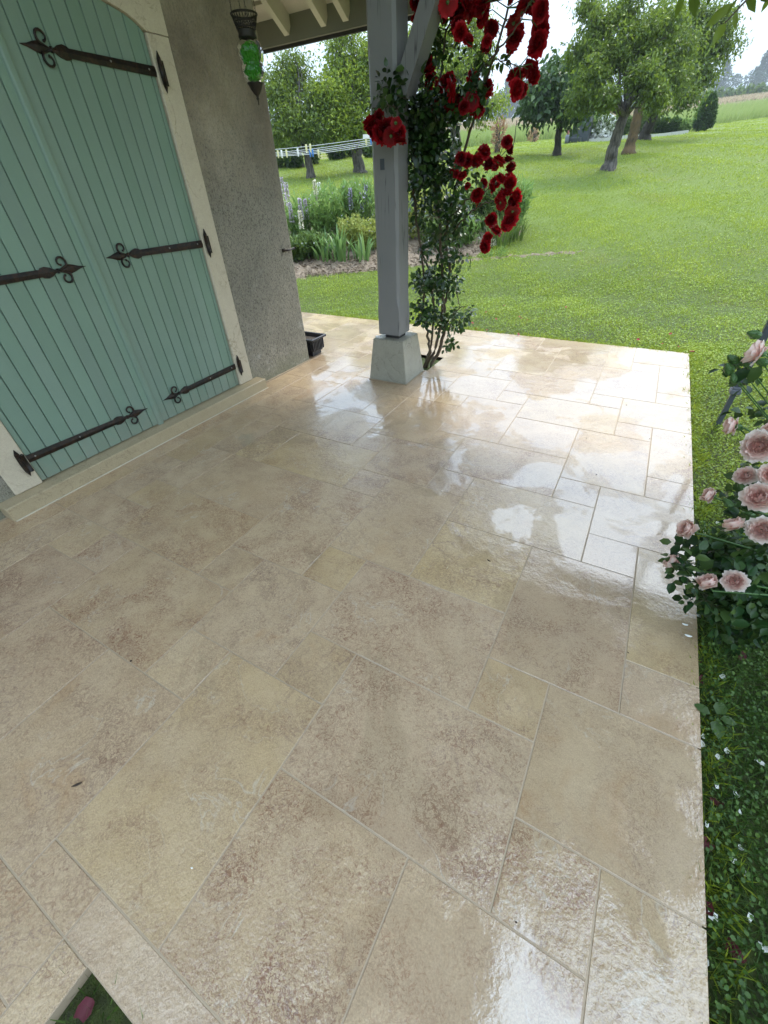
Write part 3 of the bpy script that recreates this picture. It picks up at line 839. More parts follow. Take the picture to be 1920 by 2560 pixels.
# ------------------------------------------------------------------ porch: post, plinth, brace, roof
post = empty('porch_post', (-1.692, 2.745, 0), 'grey painted timber porch post with corner brace on a tapered stone plinth', 'post')
pc = (-1.690, 2.757)
mb = MB()
b, t_ = .168, .129
cy_top = 2.745
mb.add([(pc[0] - b, 2.589, .004), (pc[0] + b, 2.589, .004), (pc[0] + b, 2.925, .004), (pc[0] - b, 2.925, .004),
        (pc[0] - t_, cy_top - t_, .318), (pc[0] + t_, cy_top - t_, .318), (pc[0] + t_, cy_top + t_, .318), (pc[0] - t_, cy_top + t_, .318)],
       [(0, 3, 2, 1), (4, 5, 6, 7), (0, 1, 5, 4), (1, 2, 6, 5), (2, 3, 7, 6), (3, 0, 4, 7)])
bm = bmesh.new()
vv = [bm.verts.new(v) for v in mb.v]
for f in mb.f: bm.faces.new([vv[i] for i in f])
bmesh.ops.bevel(bm, geom=bm.edges[:], offset=.004, segments=2, affect='EDGES')
m2 = MB(); m2.frombm(bm); m2.obj('plinth', MT['plinth'], post)
MB().box(pc[0] - b - .004, 2.583, .001, pc[0] + b + .004, 2.589, .006).obj('plinth_joint', MT['grout'], post)
MB().box(pc[0] + b, 2.583, .001, pc[0] + b + .006, 2.93, .006).obj('plinth_joint', MT['grout'], post)
MB().box(pc[0] - .055, cy_top - .06, .318, pc[0] + .06, cy_top + .05, .346).obj('post_shoe', MT['darkgap'], post)
MB().cbox(pc[0] - t_ + .012, cy_top - t_ + .01, .3185, pc[0] - t_ + .055, cy_top - t_ + .035, .333, .003).obj('shim', MT['white'], post)
px0, px1, py0, py1 = -1.785, -1.607, 2.652, 2.822
# chamfered above z=.55
def post_shape():
    mb = MB()
    def ring(z, c):
        return [(px0 + c, py0, z), (px1 - c, py0, z), (px1, py0 + c, z), (px1, py1 - c, z), (px1 - c, py1, z), (px0 + c, py1, z), (px0, py1 - c, z), (px0, py0 + c, z)]
    zs = [(.346, .002), (.52, .002), (.545, .006), (.575, .016), (.60, .018), (2.2, .018)]
    vs = []
    for z, c in zs: vs += ring(z, c)
    fs = [tuple(range(7, -1, -1)), tuple(range(8 * (len(zs) - 1), 8 * len(zs)))]
    for k in range(len(zs) - 1):
        fs += [(k * 8 + i, k * 8 + (i + 1) % 8, (k + 1) * 8 + (i + 1) % 8, (k + 1) * 8 + i) for i in range(8)]
    mb.add(vs, fs); return mb
post_shape().obj('shaft', MT['postpaint'], post)
pk = atY(956, 411, py0)
MB().box(pk[0] - .014, py0 - .004, pk[2] - .026, pk[0] + .014, py0 + .001, pk[2] + .026).obj('plug', MT['pole'], post)
# brace rising in +X to the beam
MB().beam((-1.60, 2.737, 1.64), (-1.26, 2.737, 2.28), .085, .12, (0, 1, 0)).obj('brace', MT['postpaint'], post)

roof = empty('porch_roof', (-.6, 2.0, 2.3), 'cream underside of the porch roof with rafters and olive fascia', 'roof')
PITCH = math.radians(31)
YE = 3.30                                   # eave line, inner face of the fascia
def roof_z(y, top=2.19): return top + (YE - y) * math.tan(PITCH)      # underside of the boards
for xx in [-3.12, -2.80, -2.48, -2.30, -1.90, -1.56, -1.31, -1.06, -.81, -.56, -.31, -.06, .19, .44, .69, .94, 1.19, 1.44, 1.66]:
    yb_ = 2.9 if xx < -2.6 else .95
    a = Vector((xx, YE, roof_z(YE) - .055)); bb = Vector((xx, yb_, roof_z(yb_) - .055))
    o = MB().beam(a, bb, .042, .105, (0, 0, 1)).obj('rafter', MT['roofpaint'], roof)
# boards between the rafters and the tiles: laid along X with open joints
k = 0; y = YE + .02
while y > .97:
    wb = .125
    y1 = y - wb * math.cos(PITCH)
    ca = (roof_z(y) + .012, roof_z(y1) + .012)
    mb = MB(); xl = -3.3 if y1 > 2.85 else -2.6
    mb.add([(xl, y, roof_z(y)), (1.72, y, roof_z(y)), (1.72, y1, roof_z(y1)), (xl, y1, roof_z(y1)), (xl, y, roof_z(y) + .02), (1.72, y, roof_z(y) + .02), (1.72, y1, roof_z(y1) + .02), (xl, y1, roof_z(y1) + .02)],
           [(0, 1, 2, 3), (4, 7, 6, 5), (0, 4, 5, 1), (1, 5, 6, 2), (2, 6, 7, 3), (3, 7, 4, 0)])
    mb.obj('roof_board', MT['roofpaint'], roof)
    y = y1 - (.022 if k % 2 == 0 else .006); k += 1
cover = MB()
for (ya, yb) in ((YE + .07, .93),):
    cover.add([(-2.62, ya, roof_z(ya) + .05), (1.78, ya, roof_z(ya) + .05), (1.78, yb, roof_z(yb) + .05), (-2.62, yb, roof_z(yb) + .05),
               (-2.62, ya, roof_z(ya) + .10), (1.78, ya, roof_z(ya) + .10), (1.78, yb, roof_z(yb) + .10), (-2.62, yb, roof_z(yb) + .10)],
              [(0, 1, 2, 3), (4, 7, 6, 5), (0, 4, 5, 1), (1, 5, 6, 2), (2, 6, 7, 3), (3, 7, 4, 0)])
zr = roof_z(.93) + .05
ya, yb = YE + .07, 2.8
cover.add([(-3.35, ya, roof_z(ya) + .05), (-2.62, ya, roof_z(ya) + .05), (-2.62, yb, roof_z(yb) + .05), (-3.35, yb, roof_z(yb) + .05),
    (-3.35, ya, roof_z(ya) + .10), (-2.62, ya, roof_z(ya) + .10), (-2.62, yb, roof_z(yb) + .10), (-3.35, yb, roof_z(yb) + .10)],
    [(0, 1, 2, 3), (4, 7, 6, 5), (0, 4, 5, 1), (1, 5, 6, 2), (2, 6, 7, 3), (3, 7, 4, 0)])
cover.box(-2.62, -1.1, zr, .45, .93, zr + .05)  # unseen flat slab, added behind the slope to hold sky light off the porch
cover.obj('roof_covering_and_shade_slab', MT['rooftile'], roof)
MB().box(-3.34, YE, 2.062, 1.74, YE + .028, roof_z(YE) + .045).obj('fascia', MT['fasciapaint'], roof)
MB().box(-3.35, YE + .0285, 2.045, 1.76, YE + .05, 2.085).obj('drip_edge', MT['darkgap'], roof)
MB().box(-2.62, 2.65, 2.2, 1.74, 2.825, 2.36).obj('beam', MT['postpaint'], roof)

# ------------------------------------------------------------------ lantern
lan = empty('hanging_lantern', (-2.205, 2.185, 1.93), 'green dimpled glass lantern hanging on chains before the wall', 'lantern')
lx, ly = -2.205, 2.185
def dimple(t, z): return 1 + .035 * math.cos(9 * t + (z * 60)) * math.cos(z * 240)
gm = MB()
prof = [(.042, 1.848), (.055, 1.838), (.064, 1.822), (.066, 1.80), (.061, 1.778), (.056, 1.765), (.060, 1.748), (.062, 1.733), (.056, 1.716), (.044, 1.70), (.036, 1.692)]
pr2 = []
for i in range(len(prof) - 1):
    for q in range(3):
        f = q / 3; pr2.append((prof[i][0] * (1 - f) + prof[i + 1][0] * f, prof[i][1] * (1 - f) + prof[i + 1][1] * f))
pr2.append(prof[-1])
pr2 = [(r * 1.02, z) for r, z in pr2]
inner = [(r - .003, z) for r, z in pr2[::-1]]
gm.lathe(pr2 + inner, lx, ly, 40, dimple)
gm.obj('glass_globe', MT['glass'], lan)
cm = MB()
cm.lathe([(.0, 1.852), (.044, 1.852), (.046, 1.858), (.042, 1.868), (.046, 1.876), (.044, 1.882), (0, 1.882)], lx, ly, 24)
for z, r in ((1.886, .047), (1.905, .054), (1.932, .063)):
    cm.tube([(lx + r * math.cos(a), ly + r * math.sin(a), z) for a in np.linspace(0, 2 * PI, 25)], .0032 if z < 1.93 else .0045, 6, False)
for k in range(26):
    a = 2 * PI * k / 26
    for s in (-1, 1):
        cm.tube([(lx + r * math.cos(a + s * q), ly + r * math.sin(a + s * q), z) for r, z, q in ((.046, 1.884, 0), (.054, 1.906, .14), (.062, 1.931, .26))], .0018, 4)
cm.obj('pierced_crown', MT['bronze'], lan)
bm_ = MB(); bm_.lathe([(0, 1.700), (.040, 1.700), (.042, 1.694), (.036, 1.686), (.028, 1.670), (.016, 1.655), (.008, 1.648), (.006, 1.640), (.009, 1.636), (.004, 1.630), (.002, 1.612), (0, 1.611)], lx, ly, 20)
bm_.obj('bottom_cap', MT['bronze'], lan)
for k in range(4):
    a = .5 + k * PI / 2
    p0 = Vector((lx + .060 * math.cos(a), ly + .060 * math.sin(a), 1.934)); p1 = Vector((lx + .03 * math.cos(a), ly + .03 * math.sin(a), 2.55))
    ch = MB(); nl = 52
    for i in range(nl):
        c0 = p0.lerp(p1, i / nl); c1 = p0.lerp(p1, (i + 1.25) / nl)
        ax = Vector((math.cos(a), math.sin(a), 0)) if i % 2 else Vector((-math.sin(a), math.cos(a), 0))
        mid = (c0 + c1) / 2; h_ = (c1 - c0).length / 2
        ch.tube([mid + ax * (.0028 * math.cos(q)) + Vector((0, 0, h_ * math.sin(q))) for q in np.linspace(0, 2 * PI, 9)], .0009, 4, False)
    ch.obj('chain', MT['bronze'], lan)
MB().tube([(lx, ly, 2.5), (lx, ly, roof_z(ly))], .003, 6).obj('hanging_hook', MT['bronze'], lan)

# iron hook on the wall corner
hk = empty('wall_hook', (WX, 2.72, .75), 'small black iron holdback on the rendered wall near its corner', 'hook')
q0 = atY(711, 626, 2.66); zz = float(q0[2])
hm = MB(); hm.tube([(WX - .01, 2.66, zz), (WX + .03, 2.66, zz), (WX + .035, 2.70, zz), (WX + .03, 2.745, zz + .006), (WX + .028, 2.765, zz + .004)], [.006, .007, .0055, .006, .008], 8)
hm.box(WX - .01, 2.645, zz - .012, WX + .005, 2.672, zz + .012)
hm.obj('hook_arm', MT['iron'], hk)

# planter tucked behind the wall corner
pl = empty('planter_box', (-2.9, 2.93, 0), 'black ribbed plastic planter box behind the house corner', 'planter')
plx1 = -2.615; ply0, ply1 = 2.83, 3.02
def frus(mb, x0, x1, y0, y1, z0, z1, e):
    mb.add([(x0 + e, y0 + e, z0), (x1 - e, y0 + e, z0), (x1 - e, y1 - e, z0), (x0 + e, y1 - e, z0), (x0, y0, z1), (x1, y0, z1), (x1, y1, z1), (x0, y1, z1)],
           [(0, 3, 2, 1), (0, 1, 5, 4), (1, 2, 6, 5), (2, 3, 7, 6), (3, 0, 4, 7)])
pm = MB(); frus(pm, -3.3, plx1, ply0, ply1, .03, .155, .02)
for i in range(26):
    x = -3.28 + i * .0255; pm.box(x, ply0 - .002, .06, x + .012, ply0 + .006, .14)
for i in range(8):
    yy = ply0 + .012 + i * .0215; pm.box(plx1 - .008, yy, .05, plx1 + .004, yy + .011, .14)
pm.obj('tub', MT['black_plastic'], pl)
rm = MB()
ring = [(-3.31, ply0 - .01), (plx1 + .012, ply0 - .01), (plx1 + .012, ply1 + .01), (-3.31, ply1 + .01), (-3.31, ply0 - .01)]
pts = []; rad = []
for (a, b_) in zip(ring[:-1], ring[1:]):
    nn = int(math.dist(a, b_) / .0065)
    for i in range(nn): 
        f = i / nn; pts.append((a[0] + (b_[0] - a[0]) * f, a[1] + (b_[1] - a[1]) * f, .155)); rad.append(.0105 + .0028 * math.sin(i * 2.1))
rm.tube(pts, rad, 8); rm.obj('rope_rim', MT['black_plastic'], pl)
fm = MB(); fm.box(-3.26, ply0 + .03, .0015, plx1 - .03, ply1 - .03, .03); fm.obj('foot', MT['black_plastic'], pl)
sm_ = MB(); sm_.box(-3.28, ply0 + .005, .12, plx1 - .006, ply1 - .005, .13); sm_.obj('potting_soil', MT['soil'], pl)

# gazebo leg right of the patio
lg = empty('gazebo_leg', (.56, 2.72, -.05), 'upright grey telescopic steel leg standing in the grass right of the patio', 'pole')
bx, by = .555, 2.835
gz = float(ground(bx, by))
MB().cbox(bx - .013, by - .013, gz - .02, bx + .013, by + .013, .22, .002).obj('inner_tube', MT['pole'], lg)
MB().cbox(bx - .017, by - .017, .20, bx + .017, by + .017, 2.5, .002).obj('outer_tube', MT['pole'], lg)
cl = MB(); cl.cbox(bx - .027, by - .027, .195, bx + .027, by + .027, .222, .004); cl.cbox(bx - .023, by - .023, .222, bx + .023, by + .023, .238, .004)
cl.obj('collar', MT['plastic'], lg)

# ================================================================== PLANTS
# ------------------------------------------------------------------ trees
def limb_tube(mb, p0, p1, r0, r1, bend=.12, n=6, seg=7):
    p0 = np.array(p0, float); p1 = np.array(p1, float); d = p1 - p0; ln = np.linalg.norm(d)
    o1 = rng.normal(size=3) * ln * bend; o2 = rng.normal(size=3) * ln * bend * .6
    pts = []; 
    for i in range(seg + 1):
        t = i / seg; pts.append(p0 + d * t + o1 * math.sin(PI * t) * .7 + o2 * math.sin(2 * PI * t) * .5)
    mb.tube(pts, [r0 + (r1 - r0) * (i / seg) for i in range(seg + 1)], n)
    return pts
def trunk_tube(mb, pts, rads, n=14, flare=1.35):
    rads = [rads[0] * 1.2] + list(rads)
    pts = [np.array(p, float) for p in pts]
    # resample with gnarls
    P, R = [], []
    for a in range(len(pts) - 1):
        for q in range(6):
            t = q / 6; P.append(pts[a] * (1 - t) + pts[a + 1] * t + rng.normal(size=3) * rads[a] * .07); R.append((rads[a] * (1 - t) + rads[a + 1] * t) * (1 + rng.uniform(-.07, .07)))
    P.append(pts[-1]); R.append(rads[-1])
    R[6] *= flare; R[7] *= 1 + (flare - 1) * .6; R[5] *= flare; R[8] *= 1 + (flare - 1) * .25
    mb.tube(P, R, n)
def tree(name, label, base, trunk, rads, lobes, mat, bark, cat='tree', group=None, leaf=.085, nleaf=9000, twigs=True, sigma=.17, drop=.35, narrow=.42, limbs_per=3, per=26):
    """base: ground point; trunk: points upwards; lobes: (centre, radii, share)"""
    root = empty(name, base, label, cat, group)
    tb = MB(); trunk_tube(tb, [base - np.array([0, 0, .35]), base] + trunk, rads)
    top = trunk[-1]; tot = sum(l[2] for l in lobes)
    Ps, Ax = [], []
    for c, r, sh in lobes:
        c = np.array(c, float); r = np.array(r, float)
        st = trunk[-1] if rng.random() < .7 else trunk[-2] * .4 + trunk[-1] * .6
        lp = limb_tube(tb, st, c + np.array([0, 0, -r[2] * .2]), rads[-1] * .62, .022 * r.mean() + .008, .09)
        nc = max(4, int(nleaf * sh / tot / per))
        dirs = rdir(nc); rad = rng.random(nc) ** .45
        # uneven outline: radius modulated by direction
        mod = 1 + .22 * np.sin(dirs[:, 0] * 5 + c[0] * 3) * np.sin(dirs[:, 2] * 6 + c[1]) + .1 * rng.normal(size=nc)
        tips = c + dirs * r * (rad * mod)[:, None]
        for i in range(0, nc):
            if i < limbs_per * 5:
                limb_tube(tb, lp[rng.integers(2, 6)], tips[i], .014 * r.mean() + .006, .004, .1, 4, 4)
            k = rng.poisson(per)
            ax = norm((tips[i] - c)[None] * .6 + rng.normal(size=(k, 3)) * .45 + np.array([0, 0, -drop]))
            pp = tips[i] + rng.normal(size=(k, 3)) * sigma * np.array([1, 1, .8])
            Ps.append(pp); Ax.append(ax)
    P = np.concatenate(Ps); A = np.concatenate(Ax); n = len(P)
    tb.obj('trunk', bark, root)
    cl_var = np.repeat(rng.normal(0, .2, len(Ps)), [len(q) for q in Ps])
    var = np.clip(.5 + cl_var + rng.normal(0, .17, n), 0, 1)
    ln = leaf * rng.uniform(.65, 1.25, n)
    leaves_obj('crown', P, A, norm(rng.normal(size=(n, 3)) + np.array([0, 0, 1.2])), ln, ln * narrow, mat, root, var)
    return root
def L3(px, py, d, r, sh=1.0):     # a crown lobe seen at a pixel, radius given in pixels
    c = at(px, py, d); l = np.linalg.norm(c - CP); m = px_m(px, py, l)
    return (c + np.array([0, 0, 0]), np.array([r * m * .66, r * m * .66, r * m * .56]), sh)
def D3(px, py, d): return at(px, py, d)

fg = 'fruit trees on the lawn'
# two fruit trees left of the post
b = np.array(gpx(779, 444, 15.3))
tree('fruit_tree', 'slim-trunked fruit tree on the left lawn, half hidden by the house wall', b, [D3(770, 400, 15.3), D3(764, 370, 15.3), D3(756, 345, 15.3)], [.115, .10, .095, .085],
     [L3(720, 300, 15.3, 62, 1.2), L3(700, 230, 15.8, 50, 1), L3(770, 320, 15.0, 52, 1), L3(690, 335, 15.0, 40, .7), L3(742, 190, 16, 40, .7), L3(712, 160, 16, 20, .2), L3(680, 235, 15.5, 30, .35), L3(790, 260, 15.6, 56, 1.1), L3(738, 140, 16, 12, .12)],
     MT['fruit'], MT['bark'], group=fg, nleaf=11500, leaf=.10)
b = np.array(gpx(900, 434, 15.6))
tree('fruit_tree', 'tall light green fruit tree with thick trunk just left of the porch post', b, [D3(893, 390, 15.6), D3(888, 350, 15.6), D3(885, 320, 15.6)], [.17, .145, .13, .11],
     [L3(850, 270, 15.4, 62, 1.3), L3(880, 200, 15.8, 60, 1.2), L3(815, 235, 15.2, 44, .8), L3(930, 230, 15.8, 60, 1.1), L3(850, 170, 16, 40, .7), L3(905, 150, 16.2, 44, .6), L3(835, 320, 15.0, 44, .8), L3(905, 310, 15.2, 40, .6), L3(848, 95, 16, 12, .16), L3(878, 88, 16, 12, .16), L3(830, 110, 16, 12, .13), L3(935, 150, 16, 46, .6)],
     MT['fruitlight'], MT['bark'], group=fg, nleaf=15000, leaf=.10, drop=.1)
# tree behind the red roses
b = np.array(gpx(1145, 378, 16.5))
tree('fruit_tree', 'loose light green fruit tree seen behind the red climbing rose', b, [D3(1140, 345, 16.5), D3(1134, 310, 16.5), D3(1130, 285, 16.5)], [.15, .13, .12, .10],
     [L3(1130, 190, 16.5, 60, 1.2), L3(1060, 180, 16.2, 52, .9), L3(1190, 130, 16.8, 56, 1), L3(1110, 95, 17, 58, 1), L3(1205, 280, 16.0, 30, .4), L3(1075, 270, 16, 46, .7), L3(1030, 110, 17, 50, .8), L3(1190, 60, 17, 40, .5), L3(1245, 255, 15.8, 24, .25), L3(1150, 250, 16.0, 40, .6)],
     MT['fruitlight'], MT['bark'], group=fg, nleaf=12500, leaf=.10)
# dark round-leaved tree
b = np.array(gpx(1393, 383, 18))
tree('small_dark_tree', 'small dark-leaved round tree with thin straight trunk left of the leaning tree', b, [D3(1396, 340, 18), D3(1400, 300, 18), D3(1404, 270, 18)], [.11, .095, .085, .08],
     [L3(1375, 235, 18, 48, 1.3), L3(1420, 215, 18.3, 46, 1.1), L3(1345, 262, 17.7, 32, .6), L3(1440, 260, 17.8, 38, .8), L3(1390, 190, 18.5, 36, .8), L3(1355, 215, 18, 30, .5)],
     MT['walnut'], MT['darkbark'], nleaf=7000, leaf=.17, narrow=.6, drop=.55, sigma=.22)
# the leaning tree and its two neighbours
b = np.array(gpx(1521, 421, 14.0))
tree('leaning_fruit_tree', 'old fruit tree with leaning forked grey trunk, nearest tree on the right lawn', b, [D3(1533, 370, 14), D3(1552, 310, 14), D3(1566, 272, 14)], [.150, .120, .108, .09],
     [L3(1540, 130, 14, 66, 1.2), L3(1480, 190, 13.6, 60, 1.1), L3(1450, 250, 13.3, 42, .7), L3(1600, 100, 14.2, 66, 1.2), L3(1500, 70, 14.3, 62, 1), L3(1570, 20, 14.6, 60, .9), L3(1455, 130, 14, 44, .7), L3(1660, 60, 14.6, 64, 1), L3(1610, 190, 13.6, 54, .9), L3(1520, 245, 13.3, 36, .5), L3(1640, 240, 13.5, 36, .5), L3(1470, 20, 14.6, 36, .5)],
     MT['fruit'], MT['bark'], group=fg, nleaf=19000, leaf=.085, sigma=.10)
tb = bpy.data.objects['leaning_fruit_tree']
b = np.array(gpx(1572, 378, 17.0))
tree('mossy_fruit_tree', 'fruit tree with orange lichen-covered trunk between the leaning and the dark-trunked tree', b, [D3(1583, 335, 17), D3(1594, 290, 17), D3(1602, 255, 17)], [.15, .13, .12, .10],
     [L3(1640, 150, 17, 52, 1), L3(1680, 200, 17, 44, .8), L3(1600, 140, 17.5, 52, 1), L3(1700, 120, 17.5, 50, .9), L3(1650, 60, 17.6, 52, .8)],
     MT['fruit'], MT['mossbark'], group=fg, nleaf=9500, leaf=.10)
b = np.array(gpx(1608, 352, 21.0))
tree('dark_trunked_fruit_tree', 'fruit tree with near-black leaning trunk, rightmost trunk behind the leaning tree', b, [D3(1622, 315, 21), D3(1640, 270, 21), D3(1655, 240, 21)], [.19, .16, .14, .11],
     [L3(1730, 130, 20.6, 58, 1.2), L3(1700, 215, 20, 44, .9), L3(1775, 95, 21, 54, 1), L3(1660, 200, 20.5, 44, .8), L3(1740, 50, 21.3, 56, 1), L3(1755, 190, 20.3, 42, .8), L3(1815, 120, 21, 32, .4), L3(1720, 245, 19.5, 26, .35), L3(1640, 255, 20, 30, .4), L3(1800, 50, 21.2, 40, .6)],
     MT['fruit'], MT['darkbark'], group=fg, nleaf=15000, leaf=.11)

# background trees and bushes behind the left lawn
def bush(name, label, px, py_base, d, wpx, hpx, mat, n=3500, leaf=.10, group=None, cat='bush', stems=False, narrow=.5, conical=0.0, seedpts=9, flatbase=False):
    bx_, by_, bz_ = gpx(px, py_base, d); base = np.array([bx_, by_, bz_])
    l = np.linalg.norm(base - CP); m = px_m(px, py_base, l)
    W_ = wpx * m * .5 * .8; Hh = hpx * m * .72
    root = empty(name, base, label, cat, group)
    u = rdir(n); rr = rng.random(n) ** .33
    P = u * rr[:, None] * np.array([W_, W_, Hh * .5]) * (1 + .12 * np.sin(u[:, :1] * 7 + px) * np.cos(u[:, 2:3] * 5 + 1))
    P[:, 2] += Hh * .5
    if conical: P[:, :2] *= (1.15 - conical * np.clip(P[:, 2:3] / Hh, 0, 1))
    P[:, 2] = np.maximum(P[:, 2], .02)
    cen = rng.integers(0, 60, n); cv = rng.normal(0, .15, 60)[cen]
    A = norm(P - np.array([0, 0, Hh * .4]) + rng.normal(size=(n, 3)) * W_ * .5)
    ln = leaf * rng.uniform(.6, 1.3, n)
    leaves_obj('foliage', base + P, A, norm(rng.normal(size=(n, 3)) + np.array([0, 0, 1.])), ln, ln * narrow, mat, root, np.clip(.5 + cv + rng.normal(0, .15, n), 0, 1))
    st = MB()
    for i in range(seedpts):
        a = rng.uniform(0, 2 * PI); rr_ = W_ * .35 * rng.random()
        p0 = base + np.array([rr_ * math.cos(a), rr_ * math.sin(a), -.05]); p1 = base + np.array([rr_ * 2 * math.cos(a), rr_ * 2 * math.sin(a), Hh * (.95 if stems else .7)])
        limb_tube(st, p0, p1, .035 if stems else .02, .008, .06, 5, 5)
    st.obj('stems', MT['bark'], root)
    return root
bg_ = 'bushes along the far edge of the left lawn'
bush('bush', 'rounded mid-green bush beside the house wall at the lawn edge', 712, 428, 18.5, 70, 62, MT['shrub'], 3000, .10, bg_)
bush('bush', 'dark glossy bush at the lawn edge left of the slim trunk', 738, 424, 18, 40, 46, MT['walnut'], 2200, .10, bg_)
bush('multi_stemmed_shrub', 'shrub of many bare upright stems behind the slim-trunked tree', 788, 420, 19, 34, 74, MT['shrub'], 900, .10, None, 'shrub', True, seedpts=16)
bush('bush', 'boxy dark green bush behind the lawn, left of the thick trunk', 845, 412, 20, 62, 66, MT['walnut'], 3800, .12, bg_)
bush('bush', 'dark bush right behind the thick fruit tree trunk', 880, 404, 21, 60, 70, MT['shrub'], 3200, .12, bg_)
bush('bush', 'pale green bush between the thick trunk and the porch post', 930, 396, 21, 56, 62, MT['greyleaf'], 3000, .12, bg_)
b = np.array(gpx(757, 430, 18.2))
tree('young_tree', 'thin dark double-stemmed young tree behind the clothesline', b, [D3(753, 400, 18.2), D3(748, 372, 18.2), D3(744, 350, 18.2)], [.085, .08, .06, .05],
     [L3(735, 330, 18.4, 30, 1), L3(765, 325, 18.6, 26, .8), L3(712, 345, 18.6, 24, .6)], MT['fruitlight'], MT['darkbark'], nleaf=2600)
# beyond: a taller row closing the view on the left
for i, (px_, py_, d_, w_, h_) in enumerate([(690, 400, 34, 70, 78), (745, 398, 36, 80, 70), (810, 392, 36, 90, 66), (870, 386, 38, 90, 72), (940, 378, 40, 100, 66), (1010, 366, 42, 110, 60), (1080, 352, 46, 90, 46)]):
    bush('hedge_tree', ['dense green tree of the far hedge behind the house corner', 'dense tree of the far hedge above the bare-stemmed shrub', 'pale dense tree of the far hedge left of the thick trunk', 'dense tree of the far hedge behind the thick trunk', 'dense tree of the far hedge hidden behind the porch post', 'far hedge tree behind the top of the climbing rose', 'small far hedge tree right of the climbing rose'][i],
         px_, py_, d_, w_, h_ * .72, [MT['shrub'], MT['fruitlight'], MT['greyleaf']][i % 3], 3200, .22, 'far hedge trees', 'tree')

# right background: bed with kerb, bushes
bush('conical_holly', 'egg-shaped clipped dark evergreen standing on the right lawn', 1752, 330, 27, 66, 96, MT['walnut'], 6000, .085, None, 'shrub', conical=.85, narrow=.55)
bush('young_shrub', 'taller grey-green shoots growing behind the clipped evergreen', 1745, 318, 28.5, 46, 92, MT['greyleaf'], 1500, .13, None, 'shrub', conical=.8)
hb = 'low bushes in the kerbed bed on the right'
for i, (px_, py_, w_, h_, m_, lab) in enumerate([(1705, 330, 34, 34, 'greyleaf', 'grey-green low bush beside the clipped evergreen'), (1678, 331, 40, 40, 'walnut', 'dark low bush in the kerbed bed, second from the evergreen'), (1650, 333, 40, 38, 'walnut', 'dark low bush in the kerbed bed, third from the evergreen'),
        (1622, 334, 40, 48, 'shrub', 'low bush beside the near-black trunk'), (1590, 340, 46, 56, 'shrub', 'bush seen between the mossy and the near-black trunk'), (1548, 344, 46, 58, 'shrub', 'bush hidden behind the leaning trunk')]):
    bush('low_bush', lab, px_, py_, 27, w_, h_, MT[m_], 1500, .12, hb, 'bush')
wb = bush('white_flowering_bush', 'rounded bush covered in white blossom left of the leaning trunk', 1505, 350, 25, 76, 62, MT['shrub'], 2600, .11, None, 'bush')
fb = np.array(wb.location)
n_ = 1500; u = rdir(n_); u[:, 2] = np.abs(u[:, 2]); l = np.linalg.norm(fb - CP); mpx = px_m(1505, 350, l)
P = fb + u * np.array([76 * mpx * .43, 76 * mpx * .43, 62 * mpx * .70]) * rng.uniform(.92, 1.05, (n_, 1))
tag(leaves_obj('blossom', P, rdir(n_), rdir(n_), .11, .10, MT['whitefl'], wb), kind='stuff')
bush('fern_bush', 'feathery grey-green bush beside the white blossom', 1462, 350, 25, 44, 60, MT['greyleaf'], 1600, .22, None, 'bush', narrow=.2)
bush('dark_bush', 'tall dark green bush behind the white blossom', 1480, 342, 27, 60, 88, MT['walnut'], 2200, .12, None, 'bush')
# kerb of the bed
kb = empty('bed_kerb', tuple(gpx(1600, 341, 25.5)), 'pale stone kerb edging the bed behind the trunks', 'kerb')
kp = [(1455, 362), (1490, 358), (1525, 352), (1560, 346), (1600, 340), (1640, 336), (1680, 332), (1722, 328)]
for a, c in zip(kp[:-1], kp[1:]):
    p0 = np.array(gpx(a[0], a[1], 24.5)); p1 = np.array(gpx(c[0], c[1], 24.5)); d_ = (p1 - p0)
    MB().beam(p0 + d_ * .01 + [0, 0, .02], p1 - d_ * .01 + [0, 0, .02], .22, .16).obj('kerb_stone', MT['kerb'], kb)
# composter
cb_ = np.array(gpx(1450, 352, 24.5))
cp_ = empty('compost_bin', tuple(cb_), 'dark grey plastic compost bin beside the feathery bush', 'bin')
MB().add if False else None
q = MB(); q.add([(cb_[0] + sx_ * (.36 if z < .5 else .28), cb_[1] + sy_ * (.36 if z < .5 else .28), cb_[2] + z) for z in (0, 1.0) for sx_, sy_ in ((-1, -1), (1, -1), (1, 1), (-1, 1))],
          [(0, 3, 2, 1), (4, 5, 6, 7), (0, 1, 5, 4), (1, 2, 6, 5), (2, 3, 7, 6), (3, 0, 4, 7)])
q.obj('bin_body', MT['slate'], cp_)
MB().cbox(cb_[0] - .31, cb_[1] - .31, cb_[2] + 1.0, cb_[0] + .31, cb_[1] + .31, cb_[2] + 1.06, .01).obj('lid', MT['slate'], cp_)
tr0 = np.array(gpx(1433, 353, 23.8)); tr = MB()
tr.cbox(tr0[0] - .28, tr0[1] - .2, tr0[2], tr0[0] + .28, tr0[1] + .2, tr0[2] + .14, .01)
tag(tr.obj('plastic_tub', MT['slate']), 'low black plastic tub on the ground before the compost bin', 'tub')
wc0 = np.array(gpx(1416, 356, 23.5))
wc = empty('garden_figure', tuple(wc0), 'small grey and pink garden ornament on the lawn left of the compost bin', 'ornament')
MB().lathe([(0, 0), (.08, 0), (.07, .1), (.09, .2), (.06, .26), (0, .27)], wc0[0], wc0[1], 12, None, wc0[2]).obj('ornament_base', MT['plastic'], wc)
MB().lathe([(0, .27), (.05, .28), (.07, .36), (.05, .43), (0, .46)], wc0[0], wc0[1], 12, None, wc0[2]).obj('ornament_top', simple('pink_plastic', (.6, .25, .25), .5), wc)
